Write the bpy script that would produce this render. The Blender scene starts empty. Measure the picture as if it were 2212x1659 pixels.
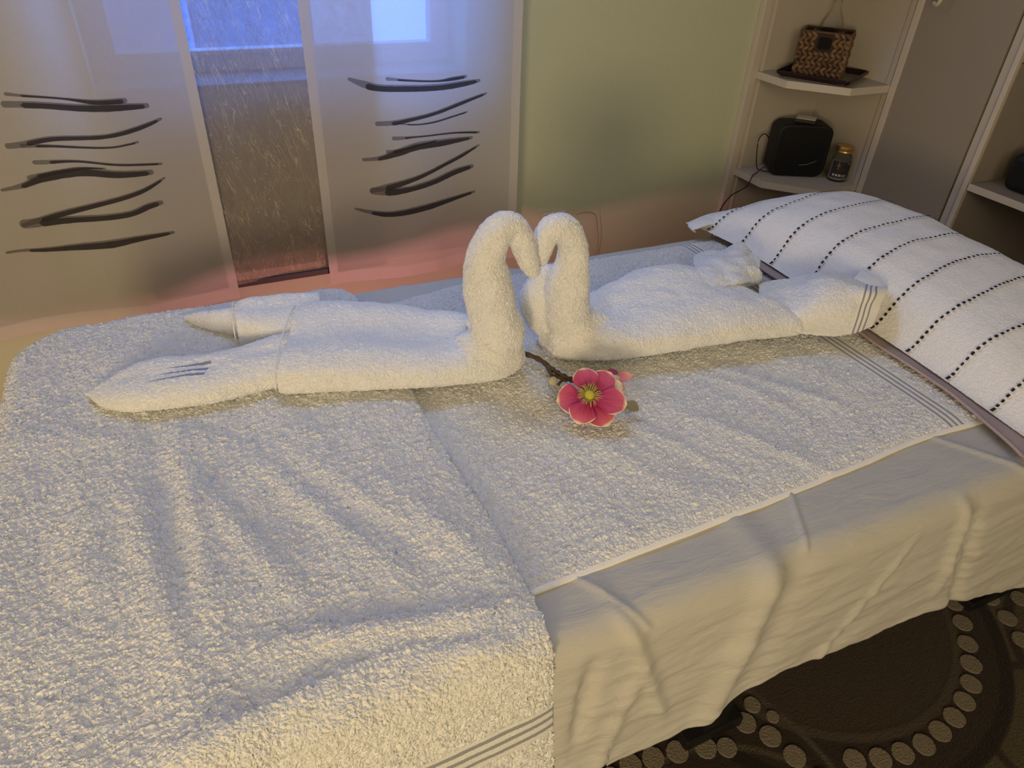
import bpy, math, random
import numpy as np
from mathutils import Vector, Matrix

C = bpy.context.scene.collection
random.seed(4)
rng = np.random.default_rng(7)

# ---------------------------------------------------------------- camera
cam_d = bpy.data.cameras.new('camera'); cam = bpy.data.objects.new('camera', cam_d); C.objects.link(cam)
YAW, PITCH, ROLL, F = -0.46031796, 0.61828965, 0.04855921, 1532.0
def cam_axes():
    cy, sy, cp, sp = math.cos(YAW), math.sin(YAW), math.cos(PITCH), math.sin(PITCH)
    f = Vector((-sy*cp, cy*cp, -sp)); r0 = Vector((cy, sy, 0)); u0 = r0.cross(f)
    cr, sr = math.cos(ROLL), math.sin(ROLL)
    return cr*r0 + sr*u0, -sr*r0 + cr*u0, f
R_, U_, F_ = cam_axes()
M = Matrix((R_, U_, -F_)).transposed().to_4x4(); M.translation = Vector((0, 0, 1.39793))
cam.matrix_world = M
cam_d.sensor_width = 36; cam_d.sensor_fit = 'HORIZONTAL'; cam_d.lens = F/2212*36
cam_d.clip_start = 0.02; cam_d.clip_end = 60
S = bpy.context.scene; S.camera = cam
# ---------------------------------------------------------------- world, exposure
w = bpy.data.worlds.new('world'); S.world = w; w.use_nodes = True
bg = w.node_tree.nodes['Background']; bg.inputs[0].default_value = (0.15, 0.33, 1.0, 1); bg.inputs[1].default_value = 4.0
S.view_settings.view_transform = 'Standard'; S.view_settings.look = 'None'
S.view_settings.gamma = 1; S.view_settings.use_curve_mapping = False
S.view_settings.exposure = 0.45
# ---------------------------------------------------------------- lights
def light(name, kind, loc, energy, color, size=0.2, target=None, sy=None, portal=False, spread=None):
    d = bpy.data.lights.new(name, kind); d.energy = energy; d.color = color
    if kind == 'AREA':
        d.size = size
        if sy: d.shape = 'RECTANGLE'; d.size_y = sy
        if portal: d.cycles.is_portal = True
        if spread: d.spread = spread
    else: d.shadow_soft_size = size
    o = bpy.data.objects.new(name, d); C.objects.link(o); o.location = loc
    if target is not None:
        o.rotation_euler = (Vector(target) - Vector(loc)).to_track_quat('-Z', 'Y').to_euler()
    return o
light('window_portal', 'AREA', (0.30, 2.06, 1.55), 1, (1, 1, 1), 0.80, (0.30, 0, 1.55), sy=1.06, portal=True)
light('warm_floor_lamp', 'POINT', (-1.15, -1.15, 1.14), 68.0, (1.0, 0.755, 0.43), 0.26)
light('warm_room_fill', 'AREA', (-0.2, -1.7, 1.95), 14.0, (1.0, 0.86, 0.62), 1.2, (0.5, 1.8, 1.0))  # added soft fill behind the camera, lifts wall and curtains
light('blue_fill_over_curtains', 'AREA', (0.4, 1.66, 2.15), 4.2, (0.38, 0.55, 1.0), 0.9, (0.45, .75, .7), sy=.35, spread=2.2)  # added blue fill inside the curtains, stands in for window daylight
light('red_lamp_under_table', 'AREA', (0.35, 0.98, 0.40), 2.7, (1.0, 0.34, 0.34), 0.03, (0.42, 1.9, .44))

# ---------------------------------------------------------------- helpers
def tag(o, label=None, cat=None, group=None, kind=None):
    if label: o['label'] = label
    if cat: o['category'] = cat
    if group: o['group'] = group
    if kind: o['kind'] = kind
    return o
def empty(name, loc, label, cat, rz=0, group=None):
    o = bpy.data.objects.new(name, None); C.objects.link(o); o.location = loc; o.rotation_euler.z = rz
    o.empty_display_size = .05
    bpy.context.view_layer.update()
    return tag(o, label, cat, group)
def link(name, me, mats=(), parent=None, smooth=True):
    for m in mats: me.materials.append(m)
    if smooth and len(me.polygons):
        me.polygons.foreach_set('use_smooth', np.ones(len(me.polygons), bool))
    o = bpy.data.objects.new(name, me); C.objects.link(o)
    if parent is not None:
        o.parent = parent          # vertices are in world space: cancel the parent's placement
        o.matrix_parent_inverse = parent.matrix_basis.inverted()
    return o
def mesh_np(name, V, Fq, uv=None, mi=None):
    me = bpy.data.meshes.new(name)
    V = np.asarray(V, np.float32); Fq = np.asarray(Fq, np.int32)
    n = Fq.shape[1]
    me.vertices.add(len(V)); me.vertices.foreach_set('co', V.ravel())
    me.loops.add(Fq.size); me.loops.foreach_set('vertex_index', Fq.ravel())
    me.polygons.add(len(Fq)); me.polygons.foreach_set('loop_start', np.arange(0, Fq.size, n, dtype=np.int32))
    try: me.polygons.foreach_set('loop_total', np.full(len(Fq), n, np.int32))
    except Exception: pass
    if uv is not None:
        l = me.uv_layers.new(name='UVMap'); l.data.foreach_set('uv', np.asarray(uv, np.float32)[Fq.ravel()].ravel())
    if mi is not None: me.polygons.foreach_set('material_index', np.asarray(mi, np.int32))
    me.update(calc_edges=True); me.validate()
    return me
def grid_faces(nu, nv, wrap_u=False):
    i = np.arange(nu if wrap_u else nu-1); j = np.arange(nv-1)
    I, J = np.meshgrid(i, j, indexing='ij'); I2 = (I+1) % nu
    return np.stack([I*nv+J, I2*nv+J, I2*nv+J+1, I*nv+J+1], -1).reshape(-1, 4)
class MB:
    def __init__(s): s.v = []; s.f = []; s.m = []
    def add(s, v, f, mi=0):
        k = len(s.v); s.v += [tuple(p) for p in v]; s.f += [tuple(i+k for i in q) for q in f]; s.m += [mi]*len(f); return s
    def box(s, a, b, mi=0):
        x0, y0, z0 = a; x1, y1, z1 = b
        return s.add([(x0,y0,z0),(x1,y0,z0),(x1,y1,z0),(x0,y1,z0),(x0,y0,z1),(x1,y0,z1),(x1,y1,z1),(x0,y1,z1)],
              [(0,3,2,1),(4,5,6,7),(0,1,5,4),(1,2,6,5),(2,3,7,6),(3,0,4,7)], mi)
    def prism(s, poly, z0, z1, mi=0):
        n = len(poly)
        return s.add([(x,y,z0) for x,y in poly]+[(x,y,z1) for x,y in poly],
              [tuple(range(n))[::-1], tuple(range(n, 2*n))]+[(i,(i+1)%n,(i+1)%n+n,i+n) for i in range(n)], mi)
    def lathe(s, cx, cy, prof, n=32, mi=0):
        v = []; f = []
        for r, z in prof:
            for k in range(n): a = 2*math.pi*k/n; v.append((cx+r*math.cos(a), cy+r*math.sin(a), z))
        for i in range(len(prof)-1):
            for k in range(n): f.append((i*n+k, i*n+(k+1)%n, (i+1)*n+(k+1)%n, (i+1)*n+k))
        f.append(tuple(range(n))[::-1]); f.append(tuple(range((len(prof)-1)*n, len(prof)*n)))
        return s.add(v, f, mi)
    def tube(s, pts, rad, n=10, mi=0):
        pts = [Vector(p) for p in pts]; v = []; f = []
        if not hasattr(rad, '__len__'): rad = [rad]*len(pts)
        up = Vector((0.13, 0.21, 1)).normalized()
        for i, p in enumerate(pts):
            t = (pts[min(i+1, len(pts)-1)]-pts[max(i-1, 0)]).normalized()
            a = t.cross(up); a = a.normalized() if a.length > 1e-4 else Vector((1, 0, 0)); b = t.cross(a)
            for k in range(n):
                w_ = 2*math.pi*k/n; v.append(p+(a*math.cos(w_)+b*math.sin(w_))*rad[i])
        for i in range(len(pts)-1):
            for k in range(n): f.append((i*n+k, i*n+(k+1)%n, (i+1)*n+(k+1)%n, (i+1)*n+k))
        f.append(tuple(range(n))[::-1]); f.append(tuple(range((len(pts)-1)*n, len(pts)*n)))
        return s.add(v, f, mi)
    def build(s, name, mats, parent=None, smooth=False, bevel=0, seg=2):
        me = bpy.data.meshes.new(name); me.from_pydata(s.v, [], s.f); me.update()
        me.polygons.foreach_set('material_index', np.array(s.m, np.int32))
        if not isinstance(mats, (list, tuple)): mats = [mats]
        o = link(name, me, mats, parent, smooth)
        if bevel:
            b = o.modifiers.new('bevel', 'BEVEL'); b.width = bevel; b.segments = seg; b.limit_method = 'ANGLE'
        return o
def autosmooth(o, ang=40):
    for p in o.data.polygons: p.use_smooth = True
    o.data.set_sharp_from_angle(angle=math.radians(ang)); return o
def catmull(P, n):
    P = np.asarray(P, float); m = len(P); t = np.linspace(0, m-1, n); i = np.clip(t.astype(int), 0, m-2); f = (t-i)[:, None]
    p0 = P[np.clip(i-1, 0, m-1)]; p1 = P[i]; p2 = P[i+1]; p3 = P[np.clip(i+2, 0, m-1)]
    return .5*((2*p1)+(-p0+p2)*f+(2*p0-5*p1+4*p2-p3)*f**2+(-p0+3*p1-3*p2+p3)*f**3)
# vectorised gradient noise
_perm = np.concatenate([rng.permutation(256)]*3)
_g = rng.normal(size=(256, 3)); _g /= np.linalg.norm(_g, axis=1)[:, None]
def pn(x, y, z=0.0):
    x, y, z = np.broadcast_arrays(np.asarray(x, float), np.asarray(y, float), np.asarray(z, float))
    xi, yi, zi = np.floor(x).astype(int), np.floor(y).astype(int), np.floor(z).astype(int)
    xf, yf, zf = x-xi, y-yi, z-zi
    fd = lambda t: t*t*t*(t*(t*6-15)+10)
    u, v, w_ = fd(xf), fd(yf), fd(zf); r = 0
    for a in (0, 1):
        for b in (0, 1):
            for c in (0, 1):
                h = _perm[_perm[_perm[(xi+a) & 255]+((yi+b) & 255)]+((zi+c) & 255)]; g = _g[h]
                d = g[..., 0]*(xf-a)+g[..., 1]*(yf-b)+g[..., 2]*(zf-c)
                r = r + (u if a else 1-u)*(v if b else 1-v)*(w_ if c else 1-w_)*d
    return r*1.4
def interp(x, xs, ys): return np.interp(x, xs, ys)
def sstep(a, b, x): t = np.clip((x-a)/(b-a), 0, 1); return t*t*(3-2*t)

# ---------------------------------------------------------------- materials
class NT:
    def __init__(s, name):
        s.m = bpy.data.materials.new(name); s.m.use_nodes = True; s.t = s.m.node_tree; s.t.nodes.clear()
        s.out = s.t.nodes.new('ShaderNodeOutputMaterial')
    def n(s, kind, ins=None, **kw):
        nd = s.t.nodes.new('ShaderNode'+kind)
        for k, v in kw.items(): setattr(nd, k, v)
        for k, v in (ins or {}).items():
            if isinstance(v, bpy.types.NodeSocket): s.t.links.new(v, nd.inputs[k])
            else: nd.inputs[k].default_value = v
        return nd
    def math(s, op, a, b=0.0, c=0.0): return s.n('Math', {0: a, 1: b, 2: c}, operation=op).outputs[0]
    def mix(s, f, a, b): 
        nd = s.n('Mix', {0: f, 6: a, 7: b}, data_type='RGBA'); return nd.outputs[2]
    def coord(s, which='Object'): return s.n('TexCoord').outputs[which]
    def noise(s, vec, scale, detail=3, rough=.55, dist=0, out=0):
        return s.n('TexNoise', {'Vector': vec, 'Scale': scale, 'Detail': detail, 'Roughness': rough, 'Distortion': dist}).outputs[out]
    def ramp(s, f, stops):
        nd = s.n('ValToRGB', {0: f}); r = nd.color_ramp
        while len(r.elements) < len(stops): r.elements.new(.5)
        for e, (p, c) in zip(r.elements, stops):
            e.position = p; e.color = (c, c, c, 1) if not hasattr(c, '__len__') else (*c[:3], 1)
        return nd.outputs[0]
    def surf(s, sh): s.t.links.new(sh, s.out.inputs[0]); return s
    def disp(s, h, scale=1.0, both=True):
        d = s.n('Displacement', {'Height': h, 'Midlevel': 0.0, 'Scale': scale}); s.t.links.new(d.outputs[0], s.out.inputs['Displacement'])
        s.m.displacement_method = 'BOTH' if both else 'BUMP'
    def bsdf(s, **k):
        nd = s.n('BsdfPrincipled')
        for a, v in k.items():
            a = a.replace('_', ' ')
            if isinstance(v, bpy.types.NodeSocket): s.t.links.new(v, nd.inputs[a])
            else: nd.inputs[a].default_value = (*v, 1) if isinstance(v, tuple) and len(v) == 3 and nd.inputs[a].type == 'RGBA' else v
        s.b = nd; s.surf(nd.outputs[0]); return nd
def simple(name, col, rough=.6, metal=0, spec=.3, noise=0, nscale=40, bump=0, bscale=200):
    t = NT(name); c = col
    if noise:
        f = t.noise(t.coord(), nscale, 4)
        c = t.mix(f, tuple(v*(1-noise) for v in col)+(1,), tuple(min(1, v*(1+noise)) for v in col)+(1,))
    t.bsdf(Base_Color=c, Roughness=rough, Metallic=metal, Specular_IOR_Level=spec)
    if bump:
        t.disp(t.noise(t.coord(), bscale, 3), bump, both=False)
    return t.m
def terry(name, col, amp=1.0, bands=None, scale=1.0, segs=None):
    """looped cotton pile; bands = (uv axis, [stripe centres], stripe width, flat band from, to)"""
    t = NT(name); co = t.coord()
    wv = t.noise(co, 60*scale, 2, out=1)
    vec = t.n('VectorMath', {0: co, 1: t.n('VectorMath', {0: wv, 'Scale': .012}, operation='SCALE').outputs[0]}, operation='ADD').outputs[0]
    cell = t.n('TexVoronoi', {'Vector': vec, 'Scale': 270*scale, 'Smoothness': .75, 'Randomness': 1.0}, feature='SMOOTH_F1').outputs[0]
    big = t.noise(vec, 120*scale, 3, .6)
    fib = t.noise(vec, 800*scale, 2, .6, .4)
    h = t.math('MULTIPLY', t.math('SUBTRACT', .42, cell), .0042*amp)
    h = t.math('ADD', h, t.math('MULTIPLY', t.math('SUBTRACT', big, .5), .0080*amp))
    h = t.math('ADD', h, t.math('MULTIPLY', t.math('SUBTRACT', fib, .5), .0014*amp))
    base = (*col, 1)
    if bands:
        ax, cs, wd, b0, b1 = bands
        uv = t.n('SeparateXYZ', {0: t.coord('UV')}).outputs[ax]
        inb = t.math('MULTIPLY', t.math('GREATER_THAN', uv, b0), t.math('LESS_THAN', uv, b1))
        st = None
        for c in cs:
            k = t.math('COMPARE', uv, c, wd/2); st = k if st is None else t.math('MAXIMUM', st, k)
        h = t.math('MULTIPLY', h, t.math('SUBTRACT', 1.0, t.math('MULTIPLY', inb, .9)))
        weave = t.math('MULTIPLY', t.n('TexWave', {'Vector': t.coord('UV'), 'Scale': 160.0}, bands_direction='DIAGONAL').outputs[1], .00035)
        h = t.math('ADD', h, t.math('MULTIPLY', inb, weave))
        base = t.mix(st, base, (.30, .31, .33, 1))
    if segs:
        sp = t.n('SeparateXYZ', {0: co}); st = None
        for x0, y0, x1, y1, wd in segs:
            L = math.hypot(x1-x0, y1-y0); ux, uy = (x1-x0)/L, (y1-y0)/L
            dx, dy = t.math('SUBTRACT', sp.outputs[0], x0), t.math('SUBTRACT', sp.outputs[1], y0)
            a = t.math('ADD', t.math('MULTIPLY', dx, ux), t.math('MULTIPLY', dy, uy)); p = t.math('ABSOLUTE', t.math('SUBTRACT', t.math('MULTIPLY', dx, -uy), t.math('MULTIPLY', dy, -ux)))
            k = t.math('MULTIPLY', t.math('GREATER_THAN', t.math('MULTIPLY', t.n('MapRange', {0: a, 1: 0, 2: L, 3: .1, 4: 1}).outputs[0], wd/2), p), t.math('MULTIPLY', t.math('GREATER_THAN', a, 0.0), t.math('LESS_THAN', a, L)))
            st = k if st is None else t.math('MAXIMUM', st, k)
        st = t.math('MULTIPLY', st, t.math('GREATER_THAN', sp.outputs[2], .75))
        base = t.mix(st, base, (.26, .28, .34, 1)); h = t.math('MULTIPLY', h, t.math('SUBTRACT', 1.0, t.math('MULTIPLY', st, .8)))
    t.bsdf(Base_Color=base, Roughness=1.0, Specular_IOR_Level=.05, Sheen_Weight=.25, Sheen_Roughness=.5)
    t.disp(h)
    return t.m
WHITE = (.75, .755, .735)
m_terry = terry('white_terry', WHITE)
m_terry_s = terry('swan_terry', (.82, .82, .79), .58, scale=1.15)
m_stripe = simple('grey_stripe_weave', (.30, .32, .36), .95, bump=.0006, bscale=900)
m_hem = simple('flat_cotton_hem', (.84, .83, .80), .95, bump=.0004, bscale=900)

def cloth_mat(name, col, bump=.0012, stretch=(6, 22, 22), weave=True):
    t = NT(name); co = t.coord()
    mp = t.n('Mapping', {'Vector': co, 'Scale': stretch}).outputs[0]
    h = t.math('MULTIPLY', t.noise(mp, 1.6, 4, .6, .8), bump*3)
    if weave: h = t.math('ADD', h, t.math('MULTIPLY', t.noise(t.n('Mapping', {'Vector': co, 'Scale': (60, 900, 900)}).outputs[0], 1.0, 2), .00025))
    c = t.mix(t.noise(t.n('Mapping', {'Vector': co, 'Scale': (40, 700, 700)}).outputs[0], 1.0, 2), tuple(v*.93 for v in col)+(1,), tuple(min(v*1.05, 1) for v in col)+(1,))
    t.bsdf(Base_Color=c, Roughness=.9, Specular_IOR_Level=.12, Sheen_Weight=.1)
    t.disp(h, both=False)
    return t.m
m_sheet = cloth_mat('grey_beige_cotton_sheet', (.50, .49, .445))

# ---------------------------------------------------------------- room
def plaster(name, col):
    t = NT(name); co = t.coord()
    h = t.math('MULTIPLY', t.noise(co, 170, 3, .6), .0009)
    t.bsdf(Base_Color=(*col, 1), Roughness=.95, Specular_IOR_Level=.1); t.disp(h, both=False); return t.m
m_wall = plaster('sage_green_wallpaper', (.58, .615, .455))
m_ceil = plaster('white_ceiling', (.60, .58, .52))
m_wall_dim = plaster('darkened_unseen_wall', (.20, .18, .15))  # off-camera walls, colour darkened to cut bounced light
YW = 1.85
XL, XR, YF, ZC = -2.3, 2.75, -2.4, 2.5
WX0, WX1, WZ0, WZ1 = -.13, .74, .985, 2.10
mb = MB()
mb.box((XL, YW, 0), (WX0, YW+.28, ZC)); mb.box((WX1, YW, 0), (XR, YW+.28, ZC))
mb.box((WX0, YW, 0), (WX1, YW+.28, WZ0)); mb.box((WX0, YW, WZ1), (WX1, YW+.28, ZC))
tag(mb.build('wall_back', m_wall), kind='structure')
tag(MB().box((XR, YF, 0), (XR+.1, YW, ZC)).build('wall_right', m_wall_dim), kind='structure')
tag(MB().box((XL-.1, YF, 0), (XL, YW, ZC)).build('wall_left', m_wall_dim), kind='structure')
tag(MB().box((XL, YF-.1, 0), (XR, YF, ZC)).build('wall_front', m_wall_dim), kind='structure')
tag(MB().box((XL, YF, ZC), (XR, YW+.28, ZC+.1)).build('ceiling', m_ceil), kind='structure')
# laminate floor
t = NT('dark_laminate_floor'); br = t.n('TexBrick', {'Vector': t.coord(), 'Color1': (.09, .055, .035, 1), 'Color2': (.12, .075, .05, 1), 'Mortar': (.02, .013, .01, 1), 'Scale': 1.0, 'Mortar Size': .003, 'Brick Width': 1.2, 'Row Height': .19})
gr = t.noise(t.n('Mapping', {'Vector': t.coord(), 'Scale': (4, 90, 1)}).outputs[0], 1, 4)
t.bsdf(Base_Color=t.mix(t.math('MULTIPLY', gr, .5), br.outputs[0], (.05, .03, .02, 1)), Roughness=.45)
tag(MB().box((XL, YF, -.08), (XR, YW, 0)).build('floor', t.m), kind='structure')
m_white_frame = simple('white_window_frame', (.80, .81, .84), .35, noise=.04)
def window():
    y = 1.98; x0, x1, z0, z1 = WX0, WX1, WZ0, WZ1; g = .045
    mb = MB()
    for a, b in (((x0, y, z0), (x1, y+.06, z0+g)), ((x0, y, z1-g), (x1, y+.06, z1)), ((x0, y, z0+g), (x0+g, y+.06, z1-g)), ((x1-g, y, z0+g), (x1, y+.06, z1-g))): mb.box(a, b)
    for a, b in (((x0+g-.006, y-.012, z0+g-.006), (x1-g+.006, y+.02, z0+g+.006)), ((x1-g-.012, y-.012, z0+g), (x1-g+.006, y+.02, z1-g)), ((x0+g-.006, y-.012, z0+g), (x0+g+.012, y+.02, z1-g))): mb.box(a, b)
    o = mb.build('window_1', m_white_frame, bevel=.003); tag(o, kind='structure')
    t = NT('window_glass'); gl = t.n('BsdfGlossy', {'Roughness': .02}); tr = t.n('BsdfTransparent', {0: (.9, .95, 1, 1)})
    t.surf(t.n('MixShader', {0: .06, 1: tr.outputs[0], 2: gl.outputs[0]}).outputs[0])
    MB().box((x0+g, y+.03, z0+g), (x1-g, y+.036, z1-g)).build('window_pane', t.m, o)
    s = MB().box((x0, YW-.001, z0-.010), (x1, y, z0+.001)).build('trim_1', simple('grey_sill_lacquer', (.40, .40, .40), .5), bevel=.004); tag(s, kind='structure')
window()
# what stands outside the window: a pale wall with a casement of its own across the yard
m_out = simple('dusk_facade_plaster', (.22, .25, .33), .9, noise=.25, nscale=3)
bl = empty('neighbouring_building', (0.6, 6.0, -1.5), 'dim bluish facade across the yard seen through the window', 'building')
MB().box((-4, 6.0, -1.5), (1.15, 6.3, 1.3)).build('facade_wall', m_out, bl)
MB().box((-.6, 5.96, .2), (.3, 6.0, 1.0)).build('window', simple('dusk_window_glass', (.35, .42, .6), .2), bl, bevel=.01)
MB().box((-4, 5.9, 1.25), (1.2, 6.3, 1.34)).build('parapet', simple('grey_parapet', (.5, .52, .6), .8), bl)

# ---------------------------------------------------------------- curtains
def curtain_mat(name, col, trans, transl):
    t = NT(name); co = t.coord()
    wv = t.noise(t.n('Mapping', {'Vector': co, 'Scale': (900, 900, 120)}).outputs[0], 1, 2)
    c = t.mix(wv, tuple(v*.88 for v in col)+(1,), (*col, 1))
    d = t.n('BsdfDiffuse', {0: c}).outputs[0]; tl = t.n('BsdfTranslucent', {0: c}).outputs[0]; tp = t.n('BsdfTransparent', {0: (1, 1, 1, 1)}).outputs[0]
    a = t.n('MixShader', {0: transl, 1: d, 2: tl}).outputs[0]
    t.surf(t.n('MixShader', {0: trans, 1: a, 2: tp}).outputs[0]); return t.m
m_cur = curtain_mat('greige_voile', (.80, .76, .71), .17, .50)
m_curhem = curtain_mat('greige_voile_double', (.76, .72, .67), .03, .34)
m_ink = curtain_mat('grey_brush_print', (.20, .18, .175), .42, .4)
m_ink2 = curtain_mat('dark_brush_print', (.085, .075, .08), .20, .4)
m_cur_dark = curtain_mat('dim_voile', (.50, .44, .38), .30, .4)
YC = 1.75
def fold(x, z, k):
    return .012*np.sin(x*16+k*2+.6*np.sin(z*3+k)) + .006*pn(x*7+k*9, z*2.2, k) + .004*pn(x*19, z*5, k+3)*np.exp(-(z-.46)/.12)
LS = [[(-0.2826, 1.0112, 0.0076), (-0.2533, 1.0065, 0.0054), (-0.1812, 0.9986, 0.0047), (-0.1257, 0.99, 0.01), (-0.0663, 0.989, 0.0114)], [(-0.2942, 0.9919, 0.0131), (-0.2223, 0.9869, 0.0134), (-0.1557, 0.9803, 0.0145), (-0.1013, 0.9778, 0.0163), (-0.0268, 0.9748, 0.01)], [(-0.3132, 0.9105, 0.0114), (-0.2868, 0.9111, 0.0123), (-0.2231, 0.9206, 0.0107), (-0.1242, 0.9208, 0.0093), (-0.06, 0.9311, 0.0102), (-0.0083, 0.9462, 0.006)], [(-0.2875, 0.909, 0.0098), (-0.2274, 0.9057, 0.0058), (-0.1302, 0.8977, 0.0043), (-0.0885, 0.8998, 0.0043), (-0.0647, 0.9031, 0.0052)], [(-0.2755, 0.874, 0.0084), (-0.2565, 0.873, 0.0093), (-0.1896, 0.8726, 0.0052), (-0.1153, 0.8596, 0.0053), (-0.0289, 0.8494, 0.0054)], [(-0.3492, 0.8221, 0.006), (-0.3095, 0.8266, 0.0112), (-0.2664, 0.8401, 0.0173), (-0.1917, 0.8504, 0.0193), (-0.1204, 0.8395, 0.0161), (-0.0512, 0.834, 0.0119)], [(-0.2951, 0.8419, 0.0086), (-0.2644, 0.8467, 0.0103), (-0.1899, 0.8571, 0.0061), (-0.1416, 0.8544, 0.0026)], [(-0.3365, 0.7402, 0.0091), (-0.2716, 0.7555, 0.0137), (-0.1833, 0.7757, 0.012), (-0.107, 0.7908, 0.0111), (-0.0698, 0.8012, 0.0093), (-0.0306, 0.8187, 0.0046)], [(-0.3392, 0.744, 0.0182), (-0.3075, 0.7434, 0.0202), (-0.2334, 0.7454, 0.0158), (-0.1262, 0.7485, 0.0143), (-0.0795, 0.7601, 0.0143), (-0.0474, 0.7636, 0.0096)], [(-0.3834, 0.6862, 0.0065), (-0.3535, 0.6855, 0.0066), (-0.2939, 0.6796, 0.0115), (-0.1866, 0.6827, 0.0196), (-0.1189, 0.6883, 0.0149), (-0.039, 0.6887, 0.007)]]
RS = [[(0.4931, 0.999, 0.0088), (0.527, 0.9963, 0.0056), (0.6154, 0.9893, 0.0049), (0.6636, 0.991, 0.0092), (0.7027, 0.9931, 0.0075)], [(0.4049, 1.0021, 0.0063), (0.4409, 0.9879, 0.016), (0.4759, 0.9792, 0.0162), (0.5444, 0.9769, 0.0156), (0.6295, 0.9744, 0.0151), (0.6879, 0.9767, 0.0144), (0.7417, 0.9802, 0.0077)], [(0.4608, 0.8961, 0.011), (0.5028, 0.8972, 0.012), (0.5505, 0.9046, 0.0103), (0.6184, 0.9151, 0.0095), (0.6879, 0.9313, 0.0096), (0.7611, 0.948, 0.0061)], [(0.512, 0.8951, 0.0034), (0.5643, 0.891, 0.0035), (0.613, 0.8931, 0.0044), (0.6627, 0.9007, 0.0044), (0.7055, 0.9075, 0.0044)], [(0.4982, 0.8604, 0.0096), (0.5196, 0.8599, 0.0088), (0.5582, 0.8612, 0.0044), (0.6623, 0.8593, 0.0045), (0.7412, 0.8513, 0.0065)], [(0.4216, 0.8109, 0.008), (0.4641, 0.8122, 0.0108), (0.508, 0.8242, 0.018), (0.5621, 0.8378, 0.019), (0.6368, 0.839, 0.0174), (0.7214, 0.8401, 0.0074)], [(0.4818, 0.8276, 0.0089), (0.5082, 0.8289, 0.009), (0.5572, 0.8382, 0.0045), (0.6168, 0.8469, 0.0027)], [(0.434, 0.7299, 0.0103), (0.4834, 0.7388, 0.017), (0.5588, 0.7572, 0.0123), (0.6357, 0.7807, 0.0104), (0.6877, 0.7975, 0.0104), (0.7417, 0.8191, 0.0047)], [(0.4341, 0.7309, 0.016), (0.4826, 0.7266, 0.0219), (0.5325, 0.7291, 0.0163), (0.6092, 0.7417, 0.0164), (0.6718, 0.7573, 0.0165), (0.7248, 0.7642, 0.0107)], [(0.3919, 0.6869, 0.0057), (0.4394, 0.6722, 0.0117), (0.4888, 0.6656, 0.0158), (0.5813, 0.6742, 0.018), (0.6606, 0.6823, 0.0131), (0.731, 0.692, 0.0071)]]
def curtain(name, x0, x1, z0, z1, y, k, label, strokes=(), mats=None, seam=True):
    nx, nz = 120, 220
    X, Z = np.meshgrid(np.linspace(x0, x1, nx), np.linspace(z0, z1, nz), indexing='ij')
    Y = y + fold(X, Z, k)
    V = [np.stack([X, Y, Z], -1).reshape(-1, 3)]; Fs = [grid_faces(nx, nz)]
    xm = X[:-1, :-1]; zm = Z[:-1, :-1]
    mi = np.zeros_like(xm, int)
    if seam: mi[(zm < z0+.028) | (xm < x0+.022) | (xm > x1-.024)] = 1
    MI = [mi.ravel()]; off = nx*nz
    for si, s in enumerate(strokes):
        s = np.array(s); P = catmull(s, 90); 
        t_ = np.gradient(P[:, :2], axis=0); t_ /= np.linalg.norm(t_, axis=1)[:, None]; nrm = np.stack([-t_[:, 1], t_[:, 0]], 1)
        L = np.r_[0, np.cumsum(np.linalg.norm(np.diff(P[:, :2], axis=0), axis=1))]
        for lay, (tr0, tr1, ws) in enumerate(((0, 0, 1.0), (.13, .035, .80))):
            wd = P[:, 2]*ws/2
            e0 = np.clip((L-tr0*L[-1])/wd.clip(.002), 0, 1); e1 = np.clip((L[-1]*(1-tr1)-L)/wd.clip(.002), 0, 1)
            wd = wd*np.sqrt(np.clip(1-(1-e0)**2, 0, 1))*np.sqrt(np.clip(1-(1-e1)**2, 0, 1))
            wd *= 1+.08*pn(L*60, si*3.3+lay)
            q = np.linspace(-1, 1, 5)
            sh = -.12*P[:, 2]*lay
            XX = P[:, None, 0]+nrm[:, None, 0]*(wd[:, None]*q+sh[:, None]); ZZ = P[:, None, 1]+nrm[:, None, 1]*(wd[:, None]*q+sh[:, None])
            YY = y + fold(XX, ZZ, k) - .0009*(lay+1) - .00004*si
            V.append(np.stack([XX, YY, ZZ], -1).reshape(-1, 3)); Fs.append(grid_faces(90, 5)+off); off += 450; MI.append(np.full(89*4, 2+lay))
    me = mesh_np(name, np.concatenate(V), np.concatenate(Fs), mi=np.concatenate(MI))
    o = link(name, me, mats or (m_cur, m_curhem, m_ink, m_ink2)); tag(o, label, 'curtain'); return o
curtain('panel_curtain', -.56, .075, .482, 2.35, YC, 0, 'left sheer panel curtain with dark brush strokes, behind the foot end', LS)
curtain('panel_curtain', .310, .853, .478, 2.35, YC, 1, 'sheer panel curtain with dark brush strokes, right one, behind the towel swans', RS)
m_back = curtain_mat('dull_voile', (.70, .64, .58), .15, .4)
curtain('panel_curtain', -1.05, -.306, .50, 2.35, YC+.035, 3, 'plain sheer panel whose edge shows through the leftmost curtain', (), (m_back, m_back, m_ink), False)
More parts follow.
